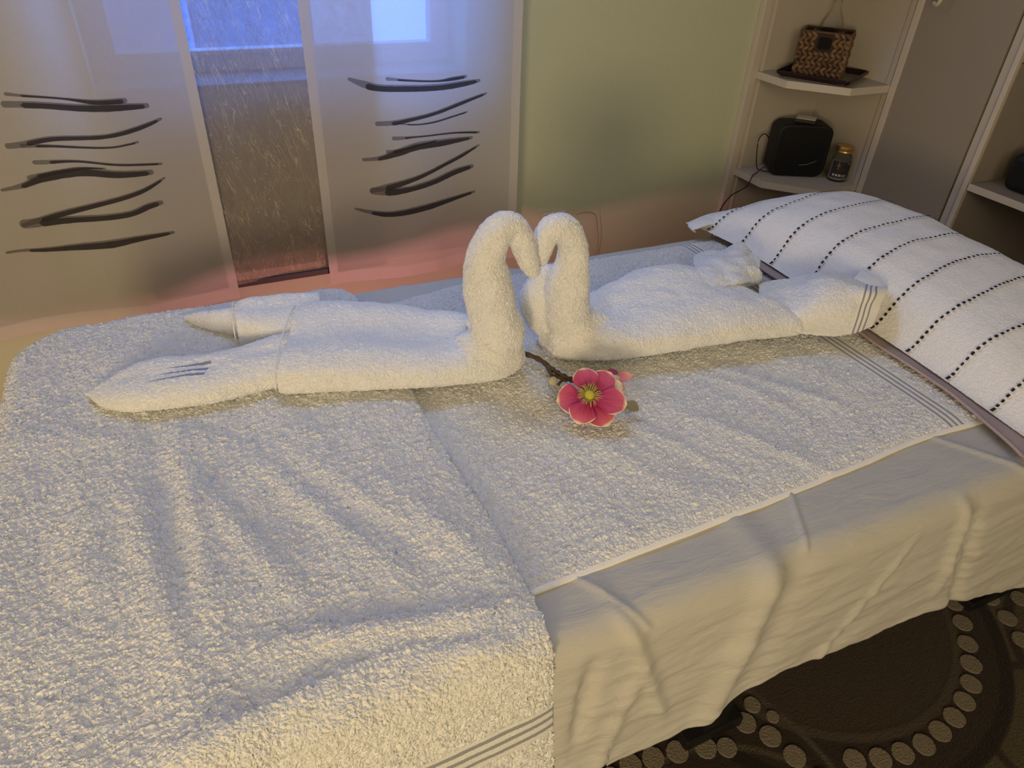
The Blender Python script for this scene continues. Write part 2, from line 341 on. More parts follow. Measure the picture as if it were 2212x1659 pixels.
# crinkled middle panel with fibre pattern
t = NT('crinkled_fibre_voile'); co = t.coord()
def hairs(sx, sz, rot, warp, wid, seed):
    m_ = t.n('Mapping', {'Vector': co, 'Rotation': (0, rot, 0), 'Location': (seed, 0, seed)}).outputs[0]
    m_ = t.n('Mapping', {'Vector': m_, 'Scale': (sx, 1, sz)}).outputs[0]
    m_ = t.n('VectorMath', {0: m_, 1: t.n('VectorMath', {0: t.noise(co, 11, 2, out=1), 'Scale': warp}, operation='SCALE').outputs[0]}, operation='ADD').outputs[0]
    d = t.math('ABSOLUTE', t.math('SUBTRACT', t.noise(m_, 1.0, 1, .4), .5))
    return t.ramp(d, [(0, 1), (wid, 0)])
l1 = hairs(95, 7, .20, 1.0, .014, 0); l2 = hairs(120, 9, .42, 1.0, .012, 3.1); l3 = hairs(80, 10, -.25, 1.5, .010, 7.7); l4 = hairs(40, 30, .9, 2.0, .008, 5.2)
ft = t.math('MAXIMUM', t.math('MAXIMUM', l1, l2), t.math('MAXIMUM', t.math('MULTIPLY', l3, .7), t.math('MULTIPLY', l4, .5)))
ft = t.math('MULTIPLY', ft, t.ramp(t.noise(co, 22, 3), [(.35, .15), (.62, 1)]))
wv = t.n('Mapping', {'Vector': co, 'Scale': (60, 1, 40)}).outputs[0]
mot = t.noise(wv, 1.0, 4, .65, 1.0)
cl = t.mix(ft, t.mix(mot, (.26, .21, .19, 1), (.44, .37, .34, 1)), (.74, .64, .42, 1))
d_ = t.n('BsdfDiffuse', {0: cl}).outputs[0]; tl_ = t.n('BsdfTranslucent', {0: cl}).outputs[0]; tp_ = t.n('BsdfTransparent', {0: (1, 1, 1, 1)}).outputs[0]
a_ = t.n('MixShader', {0: .35, 1: d_, 2: tl_}).outputs[0]
t.surf(t.n('MixShader', {0: t.math('SUBTRACT', t.math('ADD', .10, t.math('MULTIPLY', mot, .40)), t.math('MULTIPLY', ft, .25)), 1: a_, 2: tp_}).outputs[0])
t.disp(t.math('MULTIPLY', t.noise(wv, 1.0, 3), .004), both=False)
mid = curtain('panel_curtain', -.118, .475, .515, 2.35, YC+.035, 2, 'dark crinkled sheer panel in the middle, between the two brush-stroke curtains', (), (t.m, t.m, m_ink), False)
link_rod = MB().box((-.118, YC+.030, .503), (.475, YC+.040, .519)).build('weight_rod', simple('dark_rod', (.05, .05, .055), .4), mid, bevel=.002)

# ---------------------------------------------------------------- massage table
TC = np.array([.660, .834]); TH = -.02; HX, HY, RC = .995, .4575, .10
ct, st_ = math.cos(TH), math.sin(TH)
def to_q(x, y): dx, dy = x-TC[0], y-TC[1]; return ct*dx+st_*dy, -st_*dx+ct*dy
def from_q(u, v): return TC[0]+ct*u-st_*v, TC[1]+st_*u+ct*v
def drape(u, v, T, r=.038, off=0., flare=.0, bump=None):
    """lays a flat point (u,v) of cloth over the padded table top: flat, round the edge, then hanging"""
    ax, ay = np.abs(u)-(HX-RC), np.abs(v)-(HY-RC)
    qx, qy = np.maximum(ax, 0), np.maximum(ay, 0); L = np.hypot(qx, qy)
    d = L+np.minimum(np.maximum(ax, ay), 0)-RC
    inside = (L < 1e-9); Ls = np.where(inside, 1, L)
    nx = np.where(inside, (ax > ay)*1.0, qx/Ls)*np.sign(u); ny = np.where(inside, (ax <= ay)*1.0, qy/Ls)*np.sign(v)
    s = d+r; ph = np.clip(s/r, 0, math.pi/2); ex = np.maximum(s-r*math.pi/2, 0)
    dn = np.where(s <= 0, d, -r+r*np.sin(ph)) + flare*ex
    z = np.where(s <= 0, T, T-r+r*np.cos(ph)-ex)
    b = off + (bump if bump is not None else 0)
    uu = u+nx*(dn-d)+nx*np.sin(ph)*b; vv = v+ny*(dn-d)+ny*np.sin(ph)*b; zz = z+np.cos(ph)*b
    x, y = from_q(uu, vv)
    return np.stack([x, y, zz], -1)
tbl = empty('massage_table', (TC[0], TC[1], 0), 'padded table under the draped sheet, black feet showing below the hem', 'table', TH)
def rrect(hx, hy, r, n=8):
    P = []
    for cx, cy, a0 in ((hx-r, hy-r, 0), (-hx+r, hy-r, 90), (-hx+r, -hy+r, 180), (hx-r, -hy+r, 270)):
        for k in range(n+1):
            a = math.radians(a0+90*k/n); P.append(from_q(cx+r*math.cos(a), cy+r*math.sin(a)))
    return P
MB().prism(rrect(HX-.026, HY-.026, RC-.02), .635, .692).build('padded_top', simple('black_vinyl', (.03, .03, .03), .5), tbl, bevel=.02, seg=4)
m_blackwood = simple('black_lacquered_wood', (.012, .011, .011), .5, noise=.3)
MB().prism([from_q(*p) for p in ((-HX+.06, -HY+.06), (HX-.06, -HY+.06), (HX-.06, HY-.06), (-HX+.06, HY-.06))], .575, .633).build('frame', m_blackwood, tbl, bevel=.004)
for x in (-.22, .73, 1.56):
    for y in (.52, 1.16):
        lg = MB().box((x-.03, y-.03, .04), (x+.03, y+.03, .60)).build('leg', m_blackwood, tbl, bevel=.005)
        MB().box((x-.07, y-.035, .0105), (x+.07, y+.08, .04)).build('foot', m_blackwood, lg, bevel=.004)
MB().box((.76, 1.13, .10), (1.53, 1.19, .16)).build('stretcher', m_blackwood, tbl, bevel=.004)

# grey sheet
T_SHEET = .706
nu, nv = 760, 520
us = np.linspace(-HX-.05, HX+.16, nu); hem_x = [.36, .42, .49, .57, .65, .74, .845, .95, 1.07, 1.24, 1.6, 2.2]
hem_z = [.425, .421, .431, .442, .468, .465, .453, .458, .436, .391, .38, .40]
xw = TC[0]+us
drop = T_SHEET-np.interp(xw, hem_x, hem_z, left=.44)
tt = np.linspace(-1, 1, nv)
U, T_ = np.meshgrid(us, tt, indexing='ij')
r_ = .038; arc = r_*math.pi/2-r_
bh = .226+.010*np.sin(xw*9+1)+.008*np.sin(xw*23)
Vv = np.where(T_ < 0, T_*(HY+arc+drop[:, None]-r_), T_*(HY+bh[:, None]))
xx = U+TC[0]; side = np.clip(-(Vv)-(HY-r_), 0, 1)        # distance past the front crease
def ridge(x0, k, sg, A, s0=0., s1=.3): return A*np.exp(-((xx-x0-k*side)/sg)**2)*sstep(s0-.03, s0+.05, side)*(1-sstep(s1-.02, s1+.06, side))
top = 1-sstep(-.02, .05, side)
b = .0022*pn(xx*5, Vv*9, 1)*top + .0008*pn(xx*14, Vv*25, 2)*top
hang = sstep(.02, .12, side)
b = b + hang*(.0045*pn(xx*3.1, side*3, 5)+.004*pn(xx*7+side*9, side*22, 6)+.0022*pn(xx*12-side*24, side*44, 8)+.0016*pn(xx*21+side*30, side*66, 8.5))
b = b + ridge(.585, -.20, .022, .013) - ridge(.63, -.15, .025, .005) + ridge(.93, .10, .012, .010, .03, .2) - ridge(.955, .25, .014, .010, .05) + ridge(.87, -.55, .010, .004, .06)
b = b + ridge(.36, .35, .012, .007, .0, .22) - ridge(.33, -.10, .014, .010, .06, .2) + ridge(1.10, .45, .012, .008, .02) + ridge(.42, -.25, .014, .006, .1)
b = b + .0035*np.exp(-((xx-.66-.55*(Vv+.41))/.006)**2)*(Vv < -.30)*(Vv > -.44) + .003*np.exp(-((xx-.36+.6*(Vv+.40))/.006)**2)*(Vv < -.33)*(Vv > -.46)
b = b + .003*np.exp(-((xx-1.03+.7*(Vv+.38))/.008)**2)*(Vv < -.30)*(Vv > -.47)
hd = (T_+1)*(HY+arc+drop[:, None]-r_); b = b + np.where(T_ < 0, .0016*sstep(.024, .019, hd)-.0012*np.exp(-((hd-.020)/.0018)**2)+.0016*pn(xx*40+hd*30, hd*60, 9)*np.exp(-hd/.04), 0)
b = np.where(side > 0, np.clip(b, -.008, .03), b); b = np.where(xx < .30, b*sstep(.16, .31, xx)*.6-.004*hang*(1-sstep(.26, .31, xx)), b)
P = drape(U, Vv, T_SHEET, r_, 0, .05, b)
me = mesh_np('bed_sheet', P.reshape(-1, 3), grid_faces(nu, nv))
sh = link('bed_sheet', me, (m_sheet,)); tag(sh, 'plain grey-beige cotton sheet hanging creased over the front of the table', 'sheet')
so = sh.modifiers.new('thickness', 'SOLIDIFY'); so.thickness = .0016; so.offset = -1
# folded hem line along the front drop
hm = []
for i in range(0, nu, 2):
    pass

# ---------------------------------------------------------------- lower towel (bath towel laid across)
def towel_grid(name, X, Y, T, off, mat, label, bumpf, thick=.006, uv=None, hem=None):
    u, v = to_q(X, Y); bmp = bumpf(X, Y)
    P = drape(u, v, T, .040, off, .05, bmp)
    nx, ny = X.shape
    me = mesh_np(name, P.reshape(-1, 3), grid_faces(nx, ny), uv=np.stack([X, Y], -1).reshape(-1, 2), mi=None if hem is None else hem[:-1, :-1].ravel())
    o = link(name, me, (mat, m_hem)); s = o.modifiers.new('thickness', 'SOLIDIFY'); s.thickness = thick; s.offset = -1
    return tag(o, label, 'towel')
nx, ny = 560, 450
s = np.linspace(0, 1, nx)[:, None]; t2 = np.linspace(0, 1, ny)[None, :]
def y_front(x): return np.interp(x, [.1, .26, .5, .67, .85, .93, 1.0, 1.08, 1.12], [.47, .468, .472, .478, .486, .492, .493, .487, .487])
def y_back(x): return np.interp(x, [.1, .34, .49, .79, 1.09, 1.12], [1.20, 1.207, 1.232, 1.238, 1.232, 1.23])
X2 = .17+s*(1.128-.17)+0*t2; Y2 = y_front(X2)*(1-t2)+y_back(X2)*t2
def bump2(X, Y):
    e = np.minimum(np.minimum(Y-y_front(X), y_back(X)-Y), .05)/.05
    w1 = .0050*pn(X*5+2, Y*5, 3)+.0038*pn(X*14+Y*5, Y*6-X*3, 4)+.0016*pn(X*28, Y*15, 5)
    for x0, y0, k, sg, A in ((.60, .60, -.5, .016, .004), (.72, .56, -.6, .014, .0045), (.50, .62, -.4, .018, .004), (.86, .66, -.7, .014, .004), (.78, .70, -.5, .016, .003)):
        w1 = w1 + A*np.exp(-((X-x0-k*(Y-y0))/sg)**2)*np.exp(-((Y-y0)/.10)**2)
    return .002*(1-e)*0+w1*e**.5*(1-.7*sstep(.98, 1.03, X)) - .007*(1-e)**3
m_t2 = terry('lower_towel_terry', WHITE, 1.1, bands=(0, [1.036, 1.0475, 1.059], .0050, 1.028, 1.067))
towel_grid('bath_towel', X2, Y2, .716, 0, m_t2, 'white terry bath towel lying flat along the table, three grey stripes by the pillow', bump2, hem=((Y2-y_front(X2) < .0052)*1))

# ---------------------------------------------------------------- upper towel at the foot end
nx, ny = 500, 760
s = np.linspace(0, 1, nx)[:, None]; t2 = np.linspace(0, 1, ny)[None, :]
Y1 = .12+(1.36-.12)*t2+0*s
def x_right(y): return .265-.06*sstep(1.22, 1.34, y)+.004*np.sin(y*14)
X1 = (-.56+.02*0)+s*(x_right(Y1)+.56)
def bump1(X, Y):
    er = np.clip((x_right(Y)-X)/.05, 0, 1)
    w1 = .0055*pn(X*4.5, Y*4.5, 13)+.0045*pn(X*13-Y*3, Y*8+X*4, 14)+.0018*pn(X*26, Y*17, 15)
    for x0, y0, k, sg, L, A in ((-.12, .62, -.15, .02, .2, .006), (-.02, .66, -.35, .016, .14, .005), (.07, .68, -.45, .018, .12, .006), (.14, .66, -.5, .016, .1, .005), (.20, .60, -.45, .016, .1, .005), (-.2, .7, 0, .022, .2, .004), (-.075, .73, -.05, .014, .17, .006), (-.105, .73, -.05, .014, .17, -.006)):
        w1 = w1 + A*np.exp(-((X-x0-k*(Y-y0))/sg)**2)*np.exp(-((Y-y0)/L)**2)
    for x0, y0, k, sg, L, A in ((.10, .475, -.22, .018, .13, .010), (-.02, .43, .1, .014, .10, .007), (.16, .42, -.3, .014, .07, .006)):
        w1 = w1 + A*np.exp(-((Y-y0-k*(X-x0))/sg)**2)*np.exp(-((X-x0)/L)**2)
    hangf = sstep(.40, .36, Y)
    w1 = w1*(1-.4*hangf)+hangf*.006*pn(X*7, Y*3, 16)
    # the body of the underlying towel ends below this one
    return w1*(.25+.75*er) - .005*(1-er)**3
# flat coordinate of the stripes: they hang just past the front edge
def y_of_drop(z, x, T=.727, r=.040):
    u, v = to_q(x, .385); ex = (T-r)-z; sarc = r*math.pi/2+ex; d = sarc-r
    return .3845-.02*(x-.26)-d
ys = [y_of_drop(z, .26) for z in (.607, .591, .574)]
m_t1 = terry('upper_towel_terry', WHITE, 1.15, bands=(1, ys, .0068, ys[2]-.012, ys[0]+.010))
towel_grid('bath_towel', X1, Y1, .727, .003, m_t1, 'white terry bath towel covering the foot end and hanging down the front', bump1, .008)

# ---------------------------------------------------------------- towel swans
def ring_loft(secs, n=2.4, nu=64, nv=90, hollow=0., wob=.003, seed=0, endz=None):
    """secs: (x, y0, y1, z0, z1, k) cross-sections across Y; x shifts by k per metre of y"""
    Sx = catmull(secs, nv); a = np.linspace(0, 2*math.pi, nu, endpoint=False)
    ca = np.sign(np.cos(a))*np.abs(np.cos(a))**(2/n); sa = np.sign(np.sin(a))*np.abs(np.sin(a))**(2/n)
    V = []
    for i, (x, y0, y1, z0, z1, k) in enumerate(Sx):
        yc, zc, ry, rz = (y0+y1)/2, (z0+z1)/2, (y1-y0)/2, (z1-z0)/2
        yy = yc+ry*ca; zz = zc+rz*sa
        zz = zz-hollow*np.exp(-(ca/.42)**2)*(sa > 0)*min(1, ry/.06)
        xx_ = x+k*(yy-y0)
        V.append(np.stack([xx_, yy, zz], 1))
    V = np.array(V)
    cen = V.mean(1, keepdims=True); d = V-cen; L = np.linalg.norm(d, axis=2, keepdims=True)
    V = V + d/np.maximum(L, 1e-6)*(wob*pn(V[..., 0]*16, V[..., 1]*22, V[..., 2]*22+seed)+wob*.5*pn(V[..., 0]*40, V[..., 1]*40, V[..., 2]*50+seed))[..., None]*(V[..., 2:3] > .74)
    # closed caps
    caps = []
    for e in (0, -1):
        for sc, fwd in ((.7, .6), (.35, .9), (.02, 1.0)): caps.append((e, sc, fwd))
    first = [cen[0]+(V[0]-cen[0])*sc for sc in (.02, .4, .75)]; last = [cen[-1]+(V[-1]-cen[-1])*sc for sc in (.75, .4, .02)]
    A = np.array([*first, *V, *last]); nvv = A.shape[0]
    Vt = A.reshape(-1, 3)
    F_ = np.array([(i*nu+j, i*nu+(j+1) % nu, (i+1)*nu+(j+1) % nu, (i+1)*nu+j) for i in range(nvv-1) for j in range(nu)])
    return Vt, F_
def neck_loft(pts, y, ky=1.15, nu=36, nv=110, seed=0):
    P = catmull(pts, nv); V = []
    a = np.linspace(0, 2*math.pi, nu, endpoint=False)
    for i in range(nv):
        t_ = P[min(i+1, nv-1), :2]-P[max(i-1, 0), :2]; t_ /= np.linalg.norm(t_); nrm = np.array([-t_[1], t_[0]])
        r = P[i, 2]
        V.append(np.stack([P[i, 0]+nrm[0]*r*np.cos(a), y+P[i, 3]+ky*r*np.sin(a), P[i, 1]+nrm[1]*r*np.cos(a)], 1))
    V = np.array(V); cen = V.mean(1, keepdims=True); d = V-cen
    V = V + d*(.10*pn(V[..., 0]*30, V[..., 1]*30, V[..., 2]*24+seed))[..., None]
    end = [cen[-1]+(V[-1]-cen[-1])*sc + np.array([P[-1, 0]-P[-2, 0], 0, P[-1, 1]-P[-2, 1]])*f for sc, f in ((.85, 2.2), (.5, 4), (.02, 5))]
    start = [cen[0]+(V[0]-cen[0])*.02]
    A = np.array([*start, *V, *end]); nvv = A.shape[0]
    F_ = np.array([(i*nu+j, i*nu+(j+1) % nu, (i+1)*nu+(j+1) % nu, (i+1)*nu+j) for i in range(nvv-1) for j in range(nu)])
    return A.reshape(-1, 3), F_
def fuse(name, pieces, mat, parent, voxel=.0032, smooth=3, sub=1):
    Vs, Fs, k = [], [], 0
    for V, F_ in pieces: Vs.append(V); Fs.append(F_+k); k += len(V)
    o = link(name, mesh_np(name, np.concatenate(Vs), np.concatenate(Fs)), (mat,), parent)
    r = o.modifiers.new('fuse', 'REMESH'); r.mode = 'VOXEL'; r.voxel_size = voxel; r.use_smooth_shade = True
    sm = o.modifiers.new('soften', 'SMOOTH'); sm.iterations = smooth; sm.factor = .5
    if sub:
        sb = o.modifiers.new('dense', 'SUBSURF'); sb.levels = sub; sb.render_levels = sub
    return o
# left swan
swL = empty('towel_swan', (.25, 1.0, .727), 'white terry towel folded into a swan, left one, body pointing to the foot end', 'towel figure')
bodyL = ring_loft([(.066, .936, 1.135, .720, .790, .36), (.10, .922, 1.145, .720, .793, .34), (.17, .902, 1.125, .720, .792, .28), (.26, .876, 1.10, .720, .784, .18), (.33, .860, 1.07, .720, .780, .08),
                   (.395, .850, 1.035, .720, .780, 0), (.435, .862, .99, .720, .778, 0), (.462, .885, .955, .722, .765, 0)], 2.9, hollow=.014, wob=.005, seed=1)
nkL = neck_loft([(.36, .755, .034, .0), (.402, .762, .045, 0), (.420, .792, .040, 0), (.409, .83, .038, 0), (.402, .865, .038, 0), (.397, .90, .035, 0), (.396, .932, .029, 0), (.411, .964, .0245, 0), (.435, .973, .021, 0), (.451, .955, .0205, -.002), (.459, .934, .0185, -.004), (.467, .911, .0165, -.006), (.475, .893, .0125, -.007)], .908, 1.15, seed=2)
nkLb = neck_loft([(.40, .765, .035, 0), (.430, .79, .034, 0), (.434, .83, .032, 0), (.428, .87, .028, 0), (.414, .905, .022, -.004), (.408, .93, .012, -.01)], .950, 1.0, seed=3)
fuse('body', [bodyL, nkL, nkLb], m_terry_s, swL)
t1 = ring_loft([(-.198, 1.046, 1.052, .732, .738, 0), (-.180, 1.005, 1.062, .728, .752, .1), (-.145, .974, 1.080, .724, .766, .1), (-.10, .960, 1.078, .724, .772, .1), (-.06, .954, 1.068, .722, .774, .1), (-.02, .950, 1.062, .722, .775, .15), (.03, .953, 1.07, .722, .777, .25), (.09, .955, 1.08, .722, .778, .3), (.14, .96, 1.08, .722, .776, .3)], 2.2, hollow=.004, wob=.004, seed=5)
m_t_st = terry('striped_tail_terry', (.82, .82, .79), .58, scale=1.15, segs=[(-.080, 1.024, -.018, 1.016, .008), (-.098, 1.013, -.024, 1.001, .008), (-.112, 1.000, -.030, .987, .008)])
fuse('tail_fold', [t1], m_t_st, swL, .003, 2)['label'] = 'tail fold with three grey woven stripes'
def selvedge(sec, n, parent, r=.0012, a0=-.05, a1=1.02):
    x, y0, y1, z0, z1, k = sec; pts = []
    for a in np.linspace(a0*math.pi, a1*math.pi, 50):
        c_, s_ = math.cos(a), math.sin(a); ca_ = math.copysign(abs(c_)**(2/n), c_); sa_ = math.copysign(abs(s_)**(2/n), s_)
        y = (y0+y1)/2+(y1-y0)/2*ca_; z = (z0+z1)/2+(z1-z0)/2*sa_; pts.append((x+k*(y-y0)-.001, y, max(z, .727)+.0005))
    return MB().tube(pts, r, 8).build('selvedge', m_hem, parent, smooth=True)
selvedge((.064, .933, 1.138, .720, .792, .36), 2.9, swL)
selvedge((.027, 1.096, 1.198, .722, .784, .12), 2.6, swL, .0011)
t2_ = ring_loft([(-.048, 1.229, 1.233, .735, .741, 0), (-.028, 1.198, 1.226, .728, .752, 0), (0, 1.168, 1.216, .724, .762, 0), (.03, 1.145, 1.205, .724, .768, 0), (.07, 1.12, 1.195, .724, .772, 0)], 2.1, wob=.003, seed=6)
fuse('tail_fold', [t2_], m_terry_s, swL, .003, 2)
wr = ring_loft([(.030, 1.098, 1.195, .722, .783, .12), (.06, 1.085, 1.20, .722, .788, .12), (.11, 1.065, 1.20, .722, .785, .2), (.16, 1.05, 1.19, .722, .78, .2)], 2.6, hollow=.004, wob=.004, seed=7)
fuse('wrap_fold', [wr], m_terry_s, swL, .003, 2)
# right swan
swR = empty('towel_swan', (.80, .92, .727), 'white terry towel folded into a swan, right one, striped tail resting against the pillow', 'towel figure')
bodyR = ring_loft([(.515, .885, .945, .722, .765, 0), (.54, .862, .965, .720, .778, 0), (.60, .830, .99, .720, .785, 0), (.68, .812, 1.02, .720, .790, 0), (.76, .801, 1.045, .720, .797, -.02), (.85, .788, 1.05, .720, .800, -.08), (.915, .777, 1.04, .720, .793, -.14), (.955, .773, 1.02, .720, .788, -.18), (.976, .782, .99, .722, .775, -.2)], 2.5, hollow=.006, wob=.006, seed=11)
nkR = neck_loft([(.62, .755, .034, 0), (.575, .762, .045, 0), (.553, .79, .038, 0), (.547, .825, .037, 0), (.547, .862, .034, 0), (.550, .892, .0265, 0), (.549, .922, .0235, 0), (.533, .952, .0235, 0), (.510, .957, .021, 0), (.495, .939, .019, 0), (.491, .918, .0165, 0), (.493, .902, .0115, 0)], .912, 1.15, seed=12)
nkRb = neck_loft([(.55, .76, .035, 0), (.526, .785, .037, 0), (.518, .815, .033, 0), (.523, .845, .022, 0), (.535, .87, .014, -.01)], .955, 1.0, seed=13)
fuse('body', [bodyR, nkR, nkRb], m_terry_s, swR)
def patch(name, rows, mat, parent, nu=110, nv=80, thick=.009, uv=None, wob=.003, seed=0, mats=None, mif=None):
    rows = np.asarray(rows, float)
    A = np.array([catmull(r, nu) for r in rows]); B = np.array([catmull(A[:, i], nv) for i in range(nu)])
    B[..., 2] += wob*pn(B[..., 0]*30, B[..., 1]*30, seed)
    u, v = np.meshgrid(np.linspace(0, 1, nu), np.linspace(0, 1, nv), indexing='ij')
    mi = None
    if mif is not None: mi = mif(u, v)[:-1, :-1].ravel()
    o = link(name, mesh_np(name, B.reshape(-1, 3), grid_faces(nu, nv), uv=np.stack([u, v], -1).reshape(-1, 2), mi=mi), mats or (mat,), parent)
    s_ = o.modifiers.new('t', 'SOLIDIFY'); s_.thickness = thick; s_.offset = 0
    return o
def tailmi(u, v):
    m = np.zeros(u.shape, int)
    m[(u > .735)] = 1
    for c_ in (.765, .815, .865): m[np.abs(u-c_) < .0105] = 2
    return m
tail_rows = [[(0.9106, 0.8201, 0.738), (0.9568, 0.7971, 0.737), (0.9918, 0.7748, 0.738), (1.0274, 0.7541, 0.74), (1.0641, 0.7417, 0.746), (1.1006, 0.74, 0.752)], [(0.9165, 0.832, 0.752), (0.9554, 0.7989, 0.762), (0.9839, 0.7733, 0.77), (1.0189, 0.7508, 0.775), (1.0573, 0.7377, 0.778), (1.0964, 0.7368, 0.784)], [(0.9393, 0.8603, 0.757), (0.9692, 0.8142, 0.772), (0.9997, 0.7888, 0.797), (1.0328, 0.7613, 0.8), (1.0694, 0.7475, 0.8), (1.1107, 0.7449, 0.8)], [(0.9709, 0.897, 0.757), (1.0136, 0.8549, 0.780), (1.0433, 0.8269, 0.81), (1.0676, 0.788, 0.815), (1.0858, 0.7583, 0.815), (1.1305, 0.7556, 0.808)], [(1.0154, 0.9461, 0.75), (1.0637, 0.9021, 0.775), (1.0999, 0.8764, 0.79), (1.1407, 0.8445, 0.79), (1.1567, 0.8077, 0.79), (1.1567, 0.7713, 0.803)]]
patch('tail_fold', tail_rows, m_terry_s, swR, 220, 120, .010, mats=(m_terry_s, m_hem, m_stripe), mif=tailmi, seed=20)['label'] = 'tail flap with three grey stripes'
patch('wing_tip', [[(1.1092, 0.815, 0.8), (1.117, 0.7863, 0.8), (1.1334, 0.7645, 0.803)], [(1.13, 0.8254, 0.805), (1.1346, 0.7971, 0.808), (1.1459, 0.7673, 0.806)], [(1.1662, 0.8434, 0.805), (1.1551, 0.8035, 0.81), (1.1539, 0.7702, 0.806)]], m_hem, swR, 24, 24, .003, wob=0)
patch('back_fold', [[(0.9723, 1.1027, 0.745), (1.0052, 1.1003, 0.755), (1.0264, 1.0812, 0.76), (1.0654, 1.0724, 0.775), (1.0659, 1.0441, 0.77), (1.0621, 1.0042, 0.765)], [(0.9122, 1.0298, 0.77), (0.9426, 1.0194, 0.78), (0.9667, 0.9996, 0.785), (1.0013, 0.9983, 0.785), (1.0185, 0.9867, 0.775), (1.0398, 0.9844, 0.762)], [(0.8668, 0.9604, 0.79), (0.9077, 0.9558, 0.79), (0.9382, 0.9445, 0.79), (0.9683, 0.9504, 0.782), (0.9919, 0.9563, 0.77), (1.0163, 0.9637, 0.757)], [(0.8632, 0.9113, 0.785), (0.8945, 0.9095, 0.785), (0.9308, 0.9121, 0.782), (0.963, 0.9268, 0.772), (0.9904, 0.9412, 0.76), (1.0178, 0.9516, 0.75)]], m_terry_s, swR, 90, 80, .010, seed=22, wob=.006)
crl = ring_loft([(.95, .945, .98, .745, .775, 0), (.985, .945, .99, .745, .785, 0), (1.015, .945, .985, .745, .782, 0), (1.03, .955, .975, .75, .77, 0)], 2, wob=.004, seed=24)
fuse('tuck_fold', [crl], m_terry_s, swR, .003, 2)

# ---------------------------------------------------------------- mauve blanket edge and striped throw over the pillow
def x_throw(y): return np.interp(y, [.36, .42, .48, .57, .66, .75, .93, 1.03, 1.14, 1.24, 1.30], [1.085, 1.09, 1.096, 1.106, 1.113, 1.117, 1.123, 1.127, 1.126, 1.112, 1.095])
H_Y = ([.33, .40, .48, .571, .661, .749, .84, .93, 1.035, 1.138, 1.24, 1.285, 1.31], [.0, .028, .066, .092, .106, .112, .116, .118, .114, .103, .060, .028, .006])
FX = ([0, .012, .022, .032, .045, .060, .085, .13, .18, .25, .29, .325, .355, .40, .45, .51, .60, .80], [0, .06, .16, .34, .52, .66, .80, .91, .97, 1, .985, .91, .75, .48, .21, .06, 0, 0])
def pillow_z(x, y):
    d = x-x_throw(y); dd = np.clip(d, 0, .8)
    z = .731+np.interp(y, *H_Y)*np.interp(dd, *FX)
    z = z+sstep(.03, .12, dd)*(.0045*pn(x*11, y*8, 31)+.003*pn(x*20+y*8, y*20, 32))
    return z
nx, ny = 330, 380
s = np.linspace(0, 1, nx)[:, None]; t2 = np.linspace(0, 1, ny)[None, :]
Yp = .36+(1.30-.36)*t2+0*s; Xp = x_throw(Yp)+s*.56
ker = np.array([1, 4, 6, 4, 1])/16
Zp = pillow_z(Xp, Yp)
for _ in range(14):
    Zp = np.apply_along_axis(lambda a: np.convolve(np.pad(a, 2, 'edge'), ker, 'valid'), 0, Zp); Zp = np.apply_along_axis(lambda a: np.convolve(np.pad(a, 2, 'edge'), ker, 'valid'), 1, Zp)
Pp = np.stack([Xp, Yp, Zp], -1)
m_throw = terry('striped_throw_terry', (.80, .80, .79), .24, scale=1.3)
m_dash = simple('black_woven_dash', (.02, .02, .02), .95)
V = [Pp.reshape(-1, 3)]; Fs = [grid_faces(nx, ny)]; MI = [np.zeros((nx-1)*(ny-1), int)]; off = nx*ny
def zat(x, y):
    fy = np.clip((y-.36)/.94*(ny-1), 0, ny-1.001); fx = np.clip((x-x_throw(y))/.56*(nx-1), 0, nx-1.001)
    i, j = fx.astype(int), fy.astype(int); a, b_ = fx-i, fy-j
    return Zp[i, j]*(1-a)*(1-b_)+Zp[i+1, j]*a*(1-b_)+Zp[i, j+1]*(1-a)*b_+Zp[i+1, j+1]*a*b_
for li, y0 in enumerate((.395, .484, .571, .661, .749, .84, .93, 1.035, 1.138, 1.235)):
    xs0 = float(x_throw(y0)); 
    xs_ = np.linspace(xs0, xs0+.50, 1000); zz = zat(xs_, np.full_like(xs_, y0)); L = np.r_[0, np.cumsum(np.hypot(np.diff(xs_), np.diff(zz)))]
    d0 = 0.; first = True
    while d0 < L[-1]-.02:
        ln_ = .011 if first else .0062; 
        xa, xb = np.interp(d0, L, xs_), np.interp(d0+ln_, L, xs_)
        wy = .0026 if first else .0025*(1+.2*random.uniform(-1, 1))
        q = np.linspace(0, 1, 4); XX, QQ = np.meshgrid(xa+(xb-xa)*q, np.linspace(-1, 1, 3), indexing='ij')
        taper = np.sqrt(np.clip(1-((q-.5)*1.5)**2, .6, 1))[:, None] if not first else 1
        yy = y0+.004*math.sin((xa)*22+li)+QQ*wy*taper+(random.uniform(-.0006, .0006))
        zz_ = zat(XX, yy)
        n_x = -(zat(XX+.004, yy)-zat(XX-.004, yy))/.008
        nl = np.sqrt(1+n_x**2)
        V.append(np.stack([XX+n_x/nl*.0038, yy, zz_+.0038/nl], -1).reshape(-1, 3)); Fs.append(grid_faces(4, 3)+off); off += 12; MI.append(np.ones(6, int))
        d0 += ln_+(.0035 if first else .0052); first = False
th = link('striped_throw', mesh_np('striped_throw', np.concatenate(V), np.concatenate(Fs), mi=np.concatenate(MI)), (m_throw, m_dash))
tag(th, 'white terry throw with dashed black stripes draped over the pillow', 'throw')
